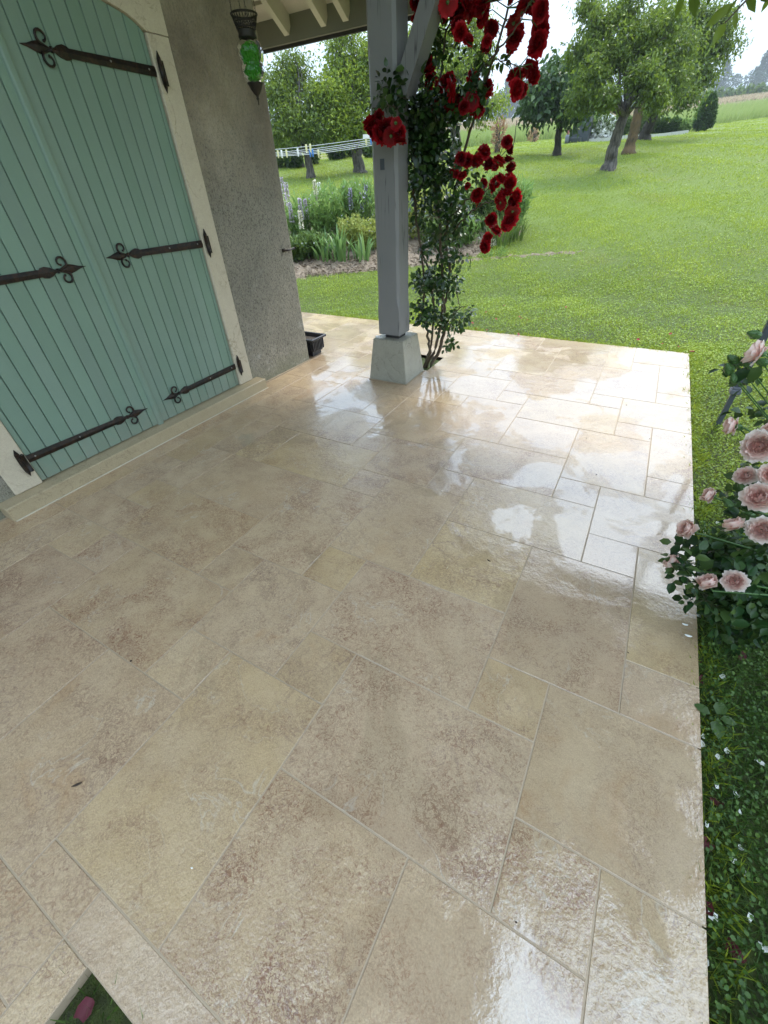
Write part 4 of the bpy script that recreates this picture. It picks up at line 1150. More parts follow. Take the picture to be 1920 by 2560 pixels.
# stakes and dry saplings in the tall grass
for (x_, y0_, y1_, d_, lab) in ((1280, 382, 300, 20, 'thin bare stake-like dead stem beside the red roses'), (1362, 325, 285, 40, 'thin upright stake in the tall grass under the dark tree'), (1310, 330, 292, 42, 'short thin stake in the tall grass left of the dark tree')):
    p0 = np.array(gpx(x_, y0_, d_)); p1 = at(x_ + (12 if d_ < 30 else 0), y1_, d_)
    m_ = MB(); m_.tube([p0 - [0, 0, .05], (p0 * .6 + p1 * .4) + [.02, 0, 0], p1], [.022, .016, .010] if d_ < 30 else [.03, .03, .03], 6)
    if d_ < 30: m_.tube([p0 * .15 + p1 * .85, at(x_ + 25, y1_ + 2, d_)], [.010, .005], 5)
    tag(m_.obj('garden_stake', MT['darkbark']), lab, 'stake')
def sap(px_, py_, d_, w_, h_, lab):
    bush('dry_sapling', lab, px_, py_, d_, w_, h_, leaf_mat('russet_leaves', (.25, .13, .06), (.38, .22, .12), (.48, .34, .2), .3, .7) if 'russet_leaves' not in bpy.data.materials else bpy.data.materials['russet_leaves'], 320, .11, None, 'sapling', True, seedpts=6)
sap(1243, 372, 20, 40, 92, 'thin russet-leaved sapling on the lawn edge right of the climbing rose')
sap(1335, 330, 30, 34, 44, 'small russet sapling in the tall grass under the dark tree')

# ------------------------------------------------------------------ far country
def far_tree(px_, pyb, pyt, d, wpx, lab, poplar=False, n=900):
    b0 = at(px_, pyb, d); t0 = at(px_, pyt, d); b0[2] = ground(b0[0], b0[1]) - .5
    l = np.linalg.norm(b0 - CP); m = px_m(px_, pyb, l)
    W_ = wpx * m * .42; Hh = t0[2] - b0[2]
    root = empty('far_tree', tuple(b0), lab, 'tree', 'trees of the distant skyline')
    z = rng.random(n) ** .8; prof = (np.sin(PI * np.clip(z * .92 + .08, 0, 1)) ** .6) if not poplar else (np.sin(PI * np.clip(z * .9 + .1, 0, 1)) ** .7)
    a = rng.uniform(0, 2 * PI, n); r = W_ * prof * np.sqrt(rng.random(n)) * (1 + .25 * np.sin(z * 17 + px_))
    P = b0 + np.stack([r * np.cos(a), r * np.sin(a), z * Hh], 1)
    s = Hh * .085
    leaves_obj('crown', P, norm(rng.normal(size=(n, 3)) + [0, 0, 1.0 if poplar else .3]), rdir(n), s * rng.uniform(.6, 1.4, n), s * .55, MT['fir'], root)
    m_ = MB(); m_.tube([b0, b0 + [0, 0, Hh * .6]], [Hh * .02, Hh * .008], 6); m_.obj('trunk', MT['darkbark'], root)
D_ = 260
sk = [(1262, 300, 190, 22, 1, 'leftmost slim poplar on the distant skyline'), (1275, 300, 172, 20, 1, 'tallest slim poplar on the distant skyline beside the red roses'), (1290, 298, 196, 20, 1, 'third poplar on the distant skyline beside the red roses'), (1304, 296, 205, 24, 1, 'poplar on the skyline next to the dark round tree'),
      (1246, 302, 232, 34, 0, 'low round tree at the foot of the distant poplars'), (1325, 296, 238, 40, 0, 'low skyline tree behind the dark round tree'), (1228, 306, 246, 40, 0, 'low skyline tree seen through the climbing rose'),
      (1545, 276, 232, 60, 0, 'skyline tree behind the white blossom'), (1600, 272, 236, 60, 0, 'skyline tree between the leaning and mossy trunks'), (1640, 268, 228, 60, 0, 'skyline tree right of the near-black trunk'), (1690, 262, 226, 60, 0, 'dark skyline tree under the hanging fruit branches'),
      (1735, 256, 186, 60, 0, 'skyline tree behind the clipped evergreen'), (1788, 252, 158, 44, 1, 'pointed skyline tree right of the fruit tree crown'), (1775, 254, 200, 60, 0, 'low skyline tree at the foot of the pointed one'), (1822, 248, 190, 56, 0, 'round skyline tree left of the tallest plume'), (1868, 244, 172, 60, 0, 'skyline tree at the foot of the tallest plume'),
      (1885, 242, 126, 42, 1, 'tallest plume-shaped tree on the right skyline'), (1915, 240, 184, 56, 0, 'skyline tree at the right edge of the photo'), (1950, 238, 190, 60, 0, 'skyline tree just beyond the right edge')]
for (x_, b_, t_2, w_, p_, lab) in sk: far_tree(x_, b_, t_2, D_ + rnd.uniform(-25, 25), w_, lab, bool(p_))
# hedgerows and a crop strip in the field
for (xa, xb, yb_, d, h, lab) in ((1640, 1960, 258, 120, 1.5, 'clipped pale green hedgerow across the right field'), (1560, 1760, 268, 150, 2.0, 'far hedgerow behind the clipped evergreen')):
    n_ = 5000; a0, a1 = azim(xa, yb_), azim(xb, yb_)
    az_ = rng.uniform(a0, a1, n_); dd = d + rng.normal(0, .8, n_)
    x = np.sin(np.radians(az_)) * dd; y = np.cos(np.radians(az_)) * dd
    z = ground(x, y) + rng.random(n_) * h * (1 + .35 * np.sin(az_ * 9))
    P = np.stack([x, y, z], 1)
    o = leaves_obj('hedgerow', P, rdir(n_), rdir(n_), .55, .4, MT['shrub'])
    tag(o, lab, 'hedge')
# tall meadow grass beyond the mown lawn (uncountable)
n_ = 52000
az_ = rng.uniform(-27, 16, n_); k_ = rng.random(n_) ** 1.6
dd = lawn_edge(az_) * (1.0 + k_ * 1.1) + rng.normal(0, .25, n_)
x = np.sin(np.radians(az_)) * dd; y = np.cos(np.radians(az_)) * dd
hgt = rng.uniform(.35, .75, n_)
P = np.stack([x, y, ground(x, y) - .03], 1); A = norm(np.stack([rng.normal(0, .22, n_) + .1, rng.normal(0, .22, n_), np.ones(n_)], 1))
Sx = norm(np.cross(A, rdir(n_))); wd_ = .02 + .012 * k_
V = np.stack([P - Sx * wd_[:, None], P + Sx * wd_[:, None], P + A * hgt[:, None]], 1).reshape(-1, 3)
o = link('tall_meadow_grass', np_mesh('tall_meadow_grass', V, np.arange(n_ * 3).reshape(-1, 3), np.repeat(np.clip(rng.normal(.5, .2, n_), 0, 1), 3)), None, MT['meadow']); tag(o, kind='stuff')
n_ = 22000
az_ = rng.uniform(-27, 16, n_); k_ = .25 + .75 * rng.random(n_)
dd = lawn_edge(az_) * (1.0 + k_ * 1.6)
x = np.sin(np.radians(az_)) * dd; y = np.cos(np.radians(az_)) * dd
P = np.stack([x, y, ground(x, y) + rng.uniform(.55, .8, n_)], 1)
o = leaves_obj('meadow_seed_heads', P, norm(rng.normal(size=(n_, 3)) * .3 + [.2, 0, 1]), rdir(n_), .22, .05, MT['heads']); tag(o, kind='stuff')

# ------------------------------------------------------------------ garden bed
BD = 8.6
def spot(px_, d_): 
    return np.array(gpx(px_, 560, d_))
# mulch strip between lawn and bed: an uneven sheet following the ground
def sheet(name, az0, az1, d0f, d1f, mat, lift=.012, na=60, nd=10, amp=.012):
    V = []
    azs = np.linspace(az0, az1, na)
    for j in range(nd):
        t = j / (nd - 1)
        d = d0f(azs) * (1 - t) + d1f(azs) * t
        x = np.sin(np.radians(azs)) * d; y = np.cos(np.radians(azs)) * d
        z = ground(x, y) + lift * (1 if 0 < j < nd - 1 else -1) + amp * rng.normal(size=na)
        V.append(np.stack([x, y, z], 1))
    V = np.concatenate(V); F = []
    for j in range(nd - 1):
        i = np.arange(na - 1); a = j * na + i; F.append(np.stack([a, a + 1, a + 1 + na, a + na], 1))
    o = link(name, np_mesh(name, V, np.concatenate(F)[:, ::-1], smooth=True), None, mat); tag(o, kind='structure'); return o
wob = lambda a, s, k: s * np.sin(a * k)
sheet('flower_bed_soil', -46, -14.5, lambda a: np.interp(a, [-46, -30, -20, -14.5], [7.15, 7.2, 7.75, 9.0]) + wob(a, .06, 1.7) + wob(a, .04, 5.1), lambda a: np.interp(a, [-46, -30, -18, -14.5], [11.2, 11.2, 10.6, 9.4]), MT['dirt'], .02, 90, 26)
sheet('worn_earth_track', -26, -8, lambda a: 7.35 + (a + 26) * .03 + wob(a, .03, 2.3), lambda a: 7.50 + (a + 26) * .03 + wob(a, .05, 3.1), MT['dirt'], .006, 40, 4, .006)

def clump(name, label, px_, d_, mat, n, h, spread, leaf, narrow, up=1.2, group=None, cat='plant', var0=.5, flowers=None, stems=16):
    base = spot(px_, d_); root = empty(name, tuple(base), label, cat, group)
    ns = stems * 3; sa = rng.uniform(0, 2 * PI, ns); sr = spread * np.sqrt(rng.random(ns)) * .75
    tips = np.stack([sr * np.cos(sa) * 1.25, sr * np.sin(sa) * 1.25, h * rng.uniform(.7, 1.05, ns) * (1 - .25 * (sr / spread) ** 2)], 1)
    foot = np.stack([sr * np.cos(sa) * .6, sr * np.sin(sa) * .6, np.zeros(ns)], 1)
    k = rng.integers(0, ns, n); t = rng.random(n) ** .6
    P = foot[k] * (1 - t[:, None]) + tips[k] * t[:, None] + rng.normal(size=(n, 3)) * .025
    P[:, 2] = np.maximum(P[:, 2], .01)
    A = norm(rng.normal(size=(n, 3)) * .8 + np.array([0, 0, up * .7]) + (tips[k] - foot[k]) * .5)
    ln = leaf * rng.uniform(.6, 1.3, n)
    kv = rng.normal(0, .1, ns)[k]
    leaves_obj('foliage', base + P, A, norm(rng.normal(size=(n, 3)) + [0, 0, .8]), ln, ln * narrow, mat, root, np.clip(var0 + kv + rng.normal(0, .15, n), 0, 1))
    sb = MB()
    for i in range(stems):
        sb.tube([base + foot[i] - [0, 0, .02], base + (foot[i] + tips[i]) / 2 + [0, 0, .03], base + tips[i]], [.006, .005, .003], 5)
    sb.obj('stems', MT['sepal'], root)
    if flowers:
        fm_, nf, fs = flowers; kk = rng.integers(0, ns, nf)
        tag(leaves_obj('flowers', base + tips[kk] + rng.normal(size=(nf, 3)) * .03, rdir(nf), norm(rng.normal(size=(nf, 3)) + [0, -.5, 1]), fs, fs * .8, fm_, root), kind='stuff')
    return root
cg = 'leafy perennials in the flower bed'
for i, (px_, d_, m_, n_, h_, sp, lf, nw, fl, lab) in enumerate([
        (735, 8.9, 'greyleaf', 1800, .75, .34, .10, .2, (MT['lilac'], 30, .03), 'grey-green perennial with lilac flecks beside the house wall'),
        (790, 9.0, 'greyleaf', 2600, .95, .42, .11, .2, (MT['lilac'], 14, .03), 'lance-leaved grey-green perennial left in the bed'),
        (842, 9.2, 'greyleaf', 3000, 1.08, .45, .11, .2, (MT['lilac'], 16, .03), 'tall lance-leaved perennial in the middle of the bed gap'),
        (905, 9.3, 'greyleaf', 2800, 1.05, .42, .11, .2, (MT['lilac'], 40, .035), 'lance-leaved perennial with lilac flowers beside the porch post'),
        (890, 8.5, 'yellowleaf', 2600, .62, .36, .05, .5, (MT['lilac'], 20, .025), 'yellow-green small-leaved shrub left of the porch post'),
        (925, 8.4, 'yellowleaf', 2200, .55, .32, .05, .5, (MT['lilac'], 20, .025), 'yellow-green small-leaved shrub against the porch post'),
        (770, 8.3, 'shrub', 1800, .45, .32, .07, .4, (MT['whitefl'], 8, .03), 'dark leafy plant at the bed front near the wall'),
        (730, 8.1, 'shrub', 1500, .42, .28, .07, .4, (MT['whitefl'], 10, .03), 'dark leafy plant at the bed front against the wall'),
        (985, 8.9, 'greyleaf', 2400, .85, .4, .10, .25, None, 'grey-green perennial hidden behind the porch post'),
        (1045, 9.0, 'yellowleaf', 2600, .75, .4, .06, .5, None, 'yellow-green shrub behind the climbing rose'),
        (1100, 9.2, 'yellowleaf', 2600, .8, .4, .06, .5, None, 'yellow-green shrub behind the thorny canes'),
        (1150, 9.2, 'shrub', 2400, .72, .4, .08, .4, (MT['whitefl'], 20, .03), 'leafy green shrub right of the canes'),
        (1200, 9.3, 'shrub', 2400, .75, .38, .08, .35, None, 'leafy green shrub under the right red roses'),
        (1090, 8.4, 'shrub', 1800, .5, .35, .07, .4, None, 'low leafy plant at the bed front behind the canes'),
        (1160, 8.5, 'greyleaf', 1800, .5, .32, .09, .2, None, 'low grey-green plant at the bed front right of the canes'),
        (1245, 9.3, 'greyleaf', 2600, .95, .36, .13, .16, None, 'tall narrow-leaved grey-green plant at the right bed end'),
        (1280, 9.2, 'greyleaf', 1900, .8, .28, .13, .16, None, 'spiky-leaved plant, rightmost in the flower bed')]):
    clump('perennial', lab, px_, d_, MT[m_], n_, h_ * (.74 if px_ < 990 else .9), sp, lf, nw, group=cg, flowers=fl)
# iris and day-lily fans: long sword leaves
def fan(name, label, px_, d_, n, ln, mat, spread=.16, lean=.5, wd=.035, group='sword-leaved clumps in the flower bed'):
    base = spot(px_, d_); root = empty(name, tuple(base), label, 'plant', group)
    V, Fq = [], []
    for i in range(n):
        a = rng.uniform(0, 2 * PI); f0 = base + np.array([math.cos(a), math.sin(a), 0]) * spread * rng.random() + [0, 0, -.02]
        dr = np.array([math.cos(a + rng.normal(0, .4)), math.sin(a + rng.normal(0, .4)), 0]); L_ = ln * rng.uniform(.65, 1.15); le = lean * rng.uniform(.3, 1.2)
        sd_ = np.cross(dr, [0, 0, 1]); b0 = len(V)
        for j in range(5):
            t = j / 4; c_ = f0 + dr * (L_ * le * t * t) + np.array([0, 0, L_ * (t - .35 * le * t * t * t)]); wj = wd * (.7, 1, .9, .6, .05)[j] / 2
            V += [c_ - sd_ * wj, c_ + sd_ * wj]
        for j in range(4): Fq.append([b0 + 2 * j, b0 + 2 * j + 1, b0 + 2 * j + 3, b0 + 2 * j + 2])
    me = np_mesh('leaves', np.array(V), np.array(Fq), np.repeat(np.clip(rng.normal(.55, .2, n), 0, 1), 10)); link('leaves', me, root, mat); return root
for px_, d_, n_, ln, lab in ((800, 8.0, 26, .50, 'clump of broad sword leaves at the bed front'), (842, 7.95, 32, .55, 'broadest iris clump at the bed front left of the post'), (905, 7.9, 24, .45, 'arching sword-leaved clump beside the porch post'), (1255, 8.5, 110, .55, 'dark arching grass-like clump right of the rose canes'), (1290, 8.8, 60, .45, 'small grass-like clump at the right end of the bed')):
    fan('iris_clump', lab, px_, d_, n_, ln, MT['iris'] if n_ < 60 else MT['shrub'], .16 if n_ < 60 else .22, .7, .04 if n_ < 60 else .016)
# flower spikes
def spike(px_, pyt, d_, mat, lab, th=.022, frac=.4, lean=0.0):
    base = spot(px_, d_); t0 = at(px_ + lean, pyt, d_)
    root = empty('flower_spike', tuple(base), lab, 'flower', 'flower spikes above the flower bed')
    base = base + np.array([0, 0, 0]); top = np.array([base[0] + (t0[0] - base[0]) * .35, base[1], t0[2]])
    MB().tube([base, base * .5 + top * .5 + [.01, 0, 0], top], [.006, .005, .003], 5).obj('stem', MT['sepal'], root)
    th = th * .85; n = 170; t = 1 - frac * rng.random(n); a = rng.uniform(0, 2 * PI, n); r = th * (1.15 - (t - (1 - frac)) / frac * .8)
    P = base + (top - base) * t[:, None] + np.stack([np.cos(a) * r, np.sin(a) * r, np.zeros(n)], 1)
    leaves_obj('florets', P - 0, norm(np.stack([np.cos(a), np.sin(a), -.2 + 0 * a], 1)), rdir(n), .028, .024, mat, root)
cream = simple('cream_floret', (.72, .68, .52), .7, .3); mauve = simple('mauve_floret', (.58, .50, .58), .7, .2)
for px_, py_, d_, m_, lab in ((795, 448, 8.9, cream, 'tallest cream flower spike in the bed'), (805, 455, 9.1, MT['whitefl'], 'white flower spike beside the tallest cream one'), (785, 484, 9.0, MT['whitefl'], 'short white flower spike left of the tallest'),
        (755, 495, 8.7, mauve, 'mauve spike near the house wall, leaning left'), (768, 497, 8.8, mauve, 'slim mauve spike second from the wall'), (718, 442, 9.0, mauve, 'tall dark mauve spike at the wall edge'), (727, 455, 9.2, mauve, 'mauve spike just right of the wall edge'),
        (730, 505, 8.7, mauve, 'lower mauve spike in front of the wall edge'), (752, 525, 8.4, cream, 'fading cream-mauve spike low beside the wall'), (880, 470, 9.1, MT['lilac'], 'lilac spike above the tall perennials'), (918, 462, 9.1, MT['lilac'], 'lilac spike touching the porch post'),
        (925, 455, 9.3, MT['lilac'], 'second lilac spike against the porch post'), (906, 480, 9.0, MT['lilac'], 'short lilac spike left of the post')):
    spike(px_, py_, d_, m_, lab)
# little silvery tufts on the lawn beside the bed
for px_, py_, lab in ((1225, 612, 'pale dried flower heads at the bed corner under the lowest rose'), (1214, 660, 'small white-flowered tuft on the lawn edge'), (1252, 655, 'silvery tuft on the lawn right of the white one')):
    d_ = 7.9 if py_ > 640 else 8.4
    b0 = np.array(gp(azim(px_, py_), d_)); n = 160
    u = rdir(n); u[:, 2] = np.abs(u[:, 2]); P = b0 + u * .10 * rng.random((n, 1)) ** .4 * [1, 1, 1.5]
    o = leaves_obj('pale_tuft', P, norm(u + [0, 0, .5]), rdir(n), .03, .014, cream if py_ < 640 else MT['greyleaf']); tag(o, lab, 'plant')

# clothesline: five cords, pegs, two posts (one behind the wall, one behind the porch post)
cb = empty('clothesline', tuple(gpx(930, 470, 9.5)), 'white clothesline cords with pegs strung across the left lawn', 'clothesline')
DL, DR = 11.5, 9.2
poleL = np.array(gpx(640, 470, DL)); poleR = np.array(gpx(962, 470, DR))
hL = at(640, 379, DL)[2]; hR = at(962, 343, DR)[2]
for p_, h_ in ((poleL, hL), (poleR, hR)):
    q = MB(); q.tube([p_ - [0, 0, .1], [p_[0], p_[1], h_ + .03]], [.03, .03], 10)
    q.beam((p_[0] - .1, p_[1] - .45, h_), (p_[0] + .1, p_[1] + .45, h_), .05, .05); q.obj('line_post', MT['white'], cb)
cord_pts = []
for i, (dl, dr) in enumerate(((0, 0), (7, 4), (9, 7), (11, 9), (12, 12))):
    f = (i - 2) * .07
    a = np.array([poleL[0] + f * .22, poleL[1] + f, 0]); c_ = np.array([poleR[0] + f * .22, poleR[1] + f, 0])
    a[2] = at(640, 379 + dl, DL)[2]; c_[2] = at(962, 343 + dr, DR)[2]
    pts = [a * (1 - t) + c_ * t - np.array([0, 0, .022 * (1 + i * .3) * math.sin(PI * t)]) for t in np.linspace(0, 1, 15)]
    cord_pts.append(pts); MB().tube(pts, .0034, 5).obj('cord', MT['rope'], cb)
pk_ = 0
PEGL = ['cream peg mid-way along the top cord, the left one of two', 'cream peg mid-way along the top cord, the right one of two', 'cream peg on the top cord next to the porch post', 'blue peg on the top cord next to the porch post',
        'white peg on the second cord above the slim trunk', 'cream peg on the second cord just right of the slim trunk', 'white peg on the second cord left of the blue pegs', 'left one of the two blue pegs mid-way on the third cord',
        'right one of the two blue pegs mid-way on the third cord', 'cream peg on the fourth cord beside the blue pegs', 'cream peg on the second cord nearest the house wall']
for ci, t, m_ in ((0, .52, 'yellow'), (0, .55, 'yellow'), (0, .93, 'yellow'), (0, .96, 'blue'), (1, .30, 'white'), (1, .34, 'yellow'), (1, .43, 'white'), (2, .50, 'blue'), (2, .52, 'blue'), (3, .54, 'yellow'), (1, .27, 'yellow')):
    pts = cord_pts[ci]; k = int(t * 14); f = t * 14 - k; p_ = np.array(pts[k]) * (1 - f) + np.array(pts[min(k + 1, 14)]) * f
    pg = MB(); pg.cbox(p_[0] - .014, p_[1] - .014, p_[2] - .055, p_[0] + .014, p_[1] + .014, p_[2] + .03, .003)
    pg.cbox(p_[0] - .010, p_[1] - .010, p_[2] - .085, p_[0] + .010, p_[1] + .010, p_[2] - .055, .003)
    lab = {'yellow': 'cream', 'blue': 'blue', 'white': 'white'}[m_]
    where = ['top cord', 'second cord', 'third cord', 'fourth cord'][ci]
    tag(pg.obj('clothes_peg', MT[m_]), PEGL[pk_], 'peg', 'pegs on the clothesline'); pk_ += 1

# ------------------------------------------------------------------ roses
def petal_grid(w, h, cup, curl, ruff, ph, nu=5, nv=4):
    """petal standing at the origin, growing up z, facing +x (outer side)"""
    V = []
    for j in range(nv):
        t = j / (nv - 1)
        ww = w * (math.sin(PI * (.16 + .66 * t)) ** .7)
        for i in range(nu):
            s = (i / (nu - 1)) * 2 - 1
            y = s * ww * .5
            x = cup * math.sin(t * PI * .55) - cup * .55 * s * s + curl * max(0, t - .6) ** 1.5 * 3
            z = h * t * (1 - .10 * s * s) - curl * max(0, t - .75) * .8
            x += ruff * math.sin(s * 4.5 + ph) * t * t; z += ruff * math.cos(s * 5 + ph * 2) * t
            V.append((x, y, z, t))
    F = [(j * nu + i, j * nu + i + 1, (j + 1) * nu + i + 1, (j + 1) * nu + i) for j in range(nv - 1) for i in range(nu - 1)]
    return V, F
def bloom_mesh(name, seed, R, layers, ruff):
    r_ = random.Random(seed); V, Fq, var = [], [], []
    for (cnt, tilt, rad, sc, cup, curl) in layers:
        o = r_.uniform(0, 6)
        for k in range(cnt):
            a = o + 2 * PI * k / cnt + r_.uniform(-.2, .2); tl = math.radians(tilt + r_.uniform(-9, 9))
            pv, pf = petal_grid(R * 1.15 * sc * r_.uniform(.85, 1.15), R * 1.05 * sc * r_.uniform(.85, 1.1), R * cup, R * curl, R * ruff, r_.uniform(0, 6))
            b0 = len(V)
            for (x, y, z, t) in pv:
                x2 = x * math.cos(tl) + z * math.sin(tl) + rad * R; z2 = -x * math.sin(tl) + z * math.cos(tl)
                V.append((x2 * math.cos(a) - y * math.sin(a), x2 * math.sin(a) + y * math.cos(a), z2))
                var.append(min(1, max(0, t * (.35 + .65 * min(1, tilt / 60)) + r_.uniform(-.06, .06))))
            Fq += [[b0 + q for q in f] for f in pf]
    return np_mesh(name, np.array(V), np.array(Fq), np.array(var), smooth=True)
RL = [(4, -8, .06, .62, .22, -.1), (5, 4, .05, .78, .30, -.02), (6, 16, .08, .9, .30, .06), (7, 34, .10, 1.0, .28, .14), (7, 54, .10, 1.08, .22, .22), (7, 78, .08, 1.1, .14, .25)]
red_me = [bloom_mesh('bloom', i, 1.0, RL, .11) for i in range(4)]
for m_ in red_me: m_.materials.append(MT['redpet'])
PLY = [(5, -16, .10, .55, .18, -.10), (7, -6, .12, .62, .22, -.08), (8, 4, .16, .70, .26, -.04), (9, 14, .20, .78, .30, .0), (9, 24, .24, .88, .34, .02), (9, 36, .26, .96, .36, .05), (8, 52, .24, 1.04, .36, .08), (7, 72, .18, 1.08, .32, .12), (5, 95, .1, 1.0, .25, .15)]
CUPL = [(5, -14, .10, .7, .2, -.10), (6, -6, .12, .85, .28, -.12), (7, 3, .14, 1.0, .36, -.10), (7, 10, .16, 1.15, .42, -.08), (6, 20, .16, 1.25, .46, -.02), (5, 34, .14, 1.2, .42, .08), (4, 62, .1, 1.05, .35, .14)]
pink_me = [bloom_mesh('bloom', 20, 1.0, PLY, .085), bloom_mesh('bloom', 21, 1.0, PLY, .10), bloom_mesh('bloom', 22, 1.0, CUPL, .075), bloom_mesh('bloom', 23, 1.0, CUPL, .06)]
for m_ in pink_me: m_.materials.append(MT['pinkpet'])
def place(me, name, pos, axis, size, parent, spin=None):
    o = bpy.data.objects.new(name, me); COL.objects.link(o)
    q = Vector(axis).to_track_quat('Z', 'Y').to_matrix().to_4x4() @ Matrix.Rotation(rnd.uniform(0, 6.28) if spin is None else spin, 4, 'Z')
    o.parent = parent
    o.matrix_local = Matrix.Translation(Vector(pos) - Vector(parent.location)) @ q @ Matrix.Diagonal((size, size, size, 1)); return o

# --- climbing red rose
rb = np.array([-1.615, 3.07, -.08])
rose = empty('climbing_rose', tuple(rb), 'crimson climbing rose growing from a square hole up the porch post', 'climbing rose')
def cp(x, y, Y): return atY(x, y, Y)
canes = [
    [rb, cp(1076, 880, 3.06), cp(1068, 830, 3.06), cp(1058, 770, 3.05), cp(1062, 700, 3.02), cp(1052, 620, 3.0), cp(1040, 540, 2.98), cp(1032, 450, 2.95), cp(1040, 330, 2.92), cp(1030, 250, 2.90)],
    [rb + [.02, .01, 0], cp(1090, 870, 3.08), cp(1104, 800, 3.1), cp(1108, 740, 3.08), cp(1105, 660, 3.05), cp(1100, 560, 3.0), cp(1088, 460, 3.0), cp(1085, 360, 2.98), cp(1100, 240, 2.95), cp(1110, 120, 2.9), cp(1130, 10, 2.9)],
    [rb + [.05, .02, 0], cp(1098, 872, 3.12), cp(1112, 812, 3.14), cp(1112, 760, 3.14), cp(1125, 680, 3.12), cp(1112, 590, 3.10), cp(1130, 500, 3.05), cp(1160, 380, 3.0), cp(1200, 250, 2.95), cp(1240, 130, 2.9), cp(1270, 20, 2.88)],
    [rb + [.0, .03, 0], cp(1072, 880, 3.1), cp(1088, 790, 3.14), cp(1075, 690, 3.12), cp(1048, 600, 3.1), cp(1036, 500, 3.05), cp(1060, 420, 3.0), cp(1120, 300, 2.95), cp(1190, 180, 2.9)],
    [cp(1112, 590, 3.10), cp(1130, 540, 3.0), cp(1165, 500, 2.9), cp(1210, 480, 2.85), cp(1245, 455, 2.82)],
    [cp(1118, 600, 3.08), cp(1160, 545, 2.95), cp(1205, 510, 2.88), cp(1250, 495, 2.85)],
    [cp(1160, 380, 3.0), cp(1180, 400, 2.92), cp(1200, 410, 2.88), cp(1245, 400, 2.85)],
    [cp(1190, 190, 2.92), cp(1225, 150, 2.85), cp(1260, 110, 2.8), cp(1300, 60, 2.78), cp(1320, 10, 2.78)],
    [cp(1205, 172, 2.92), cp(1240, 150, 2.85), cp(1268, 155, 2.82), cp(1298, 168, 2.80)],
    [cp(1040, 330, 2.92), cp(1010, 300, 2.75), cp(990, 270, 2.62), cp(960, 260, 2.56), cp(930, 270, 2.52)],
    [cp(1125, 680, 3.12), cp(1140, 720, 3.1), cp(1150, 765, 3.05), cp(1130, 800, 3.0), cp(1118, 850, 3.0)],
    [cp(1112, 812, 3.14), cp(1125, 790, 3.1), cp(1150, 770, 3.05), cp(1165, 765, 3.0)],
]
crad = [.012, .013, .015, .010, .006, .006, .005, .006, .004, .004, .004, .005]
cpts = []
for c_, r_ in zip(canes, crad):
    pts = []
    for a, b in zip(c_[:-1], c_[1:]):
        a = np.array(a); b = np.array(b)
        for q in range(5): pts.append(a + (b - a) * q / 5 + rng.normal(size=3) * .004)
    pts.append(np.array(c_[-1])); n = len(pts)
    m_ = MB(); m_.tube(pts, [r_ * (1 - .65 * i / n) for i in range(n)], 8)
    for i in range(3, n - 1, 2):          # thorns
        d_ = rdir(1)[0]; m_.tube([pts[i], pts[i] + d_ * (r_ + .007)], [.0028, .0003], 4, False)
    m_.obj('cane', MT['cane'], rose); cpts += pts[3:]
cpts = np.array(cpts)
# foliage: compound leaves of five leaflets
blobs = [(1000, 220, 30, 38, 36, 2.72), (965, 235, 16, 24, 14, 2.60), (1040, 255, 40, 45, 60, 2.85), (1085, 290, 50, 48, 100, 2.95), (1075, 365, 46, 40, 110, 2.95), (1035, 330, 28, 45, 55, 2.9), (1120, 250, 44, 42, 45, 2.9), (1185, 235, 28, 34, 24, 2.88), (1060, 425, 42, 32, 62, 2.95),
         (1045, 480, 36, 34, 44, 3.0), (1105, 450, 36, 30, 34, 3.0), (1125, 510, 44, 30, 36, 3.0), (1150, 560, 34, 40, 34, 3.02), (1090, 585, 40, 40, 30, 3.05), (1060, 545, 26, 34, 16, 3.0), (1100, 640, 26, 40, 14, 3.08),
         (1075, 700, 26, 26, 34, 3.08), (1115, 705, 28, 34, 44, 3.1), (1050, 705, 18, 26, 18, 3.0), (1060, 780, 24, 24, 34, 3.0), (1095, 795, 26, 22, 30, 3.08), (1128, 800, 20, 22, 20, 3.08), (1165, 785, 16, 14, 8, 3.0), (1120, 860, 12, 14, 8, 3.0), (1140, 645, 24, 26, 16, 3.08),
         (1060, 130, 30, 30, 9, 2.9), (1120, 110, 50, 40, 12, 2.9), (1210, 155, 26, 26, 8, 2.85), (1250, 150, 10, 8, 2, 2.82), (1075, 75, 16, 10, 3, 2.85), (1170, 420, 26, 16, 7, 2.9), (1195, 445, 10, 14, 4, 2.88)]
LP, LA, LN, LS = [], [], [], []
for (bx_, by_, sx_, sy_, n_, Y) in blobs:
    for k in range(int(n_ * 1.05)):
        p = cp(bx_ + np.clip(rng.normal(0, .62), -1.3, 1.3) * sx_, by_ + np.clip(rng.normal(0, .62), -1.3, 1.3) * sy_, Y + rng.normal(0, .075))
        ax = norm(rng.normal(size=(1, 3)) + [[.1, -.25, -.35]])[0]; nn = norm(rng.normal(size=(1, 3)) * .7 + [[0, -.25, .9]])[0]
        sdv = np.cross(ax, nn); sdv /= max(1e-6, np.linalg.norm(sdv)); s = rng.uniform(.028, .050)
        for (t, sg) in ((0.0, -1), (0.0, 1), (.9, -1), (.9, 1), (1.5, 0)):
            LP.append(p + ax * s * t + sdv * sg * s * .12); LA.append(ax * (1.0 if sg == 0 else .45) + sdv * sg * .9 + rng.normal(size=3) * .12); LN.append(nn + rng.normal(size=3) * .25); LS.append(s * rng.uniform(.85, 1.15))
LS = np.array(LS)
leaves_obj('foliage', np.array(LP), np.array(LA), norm(np.array(LN)), LS, LS * .72, MT['roseleaf'], rose, hi=True, fold=.12, droop=.22)
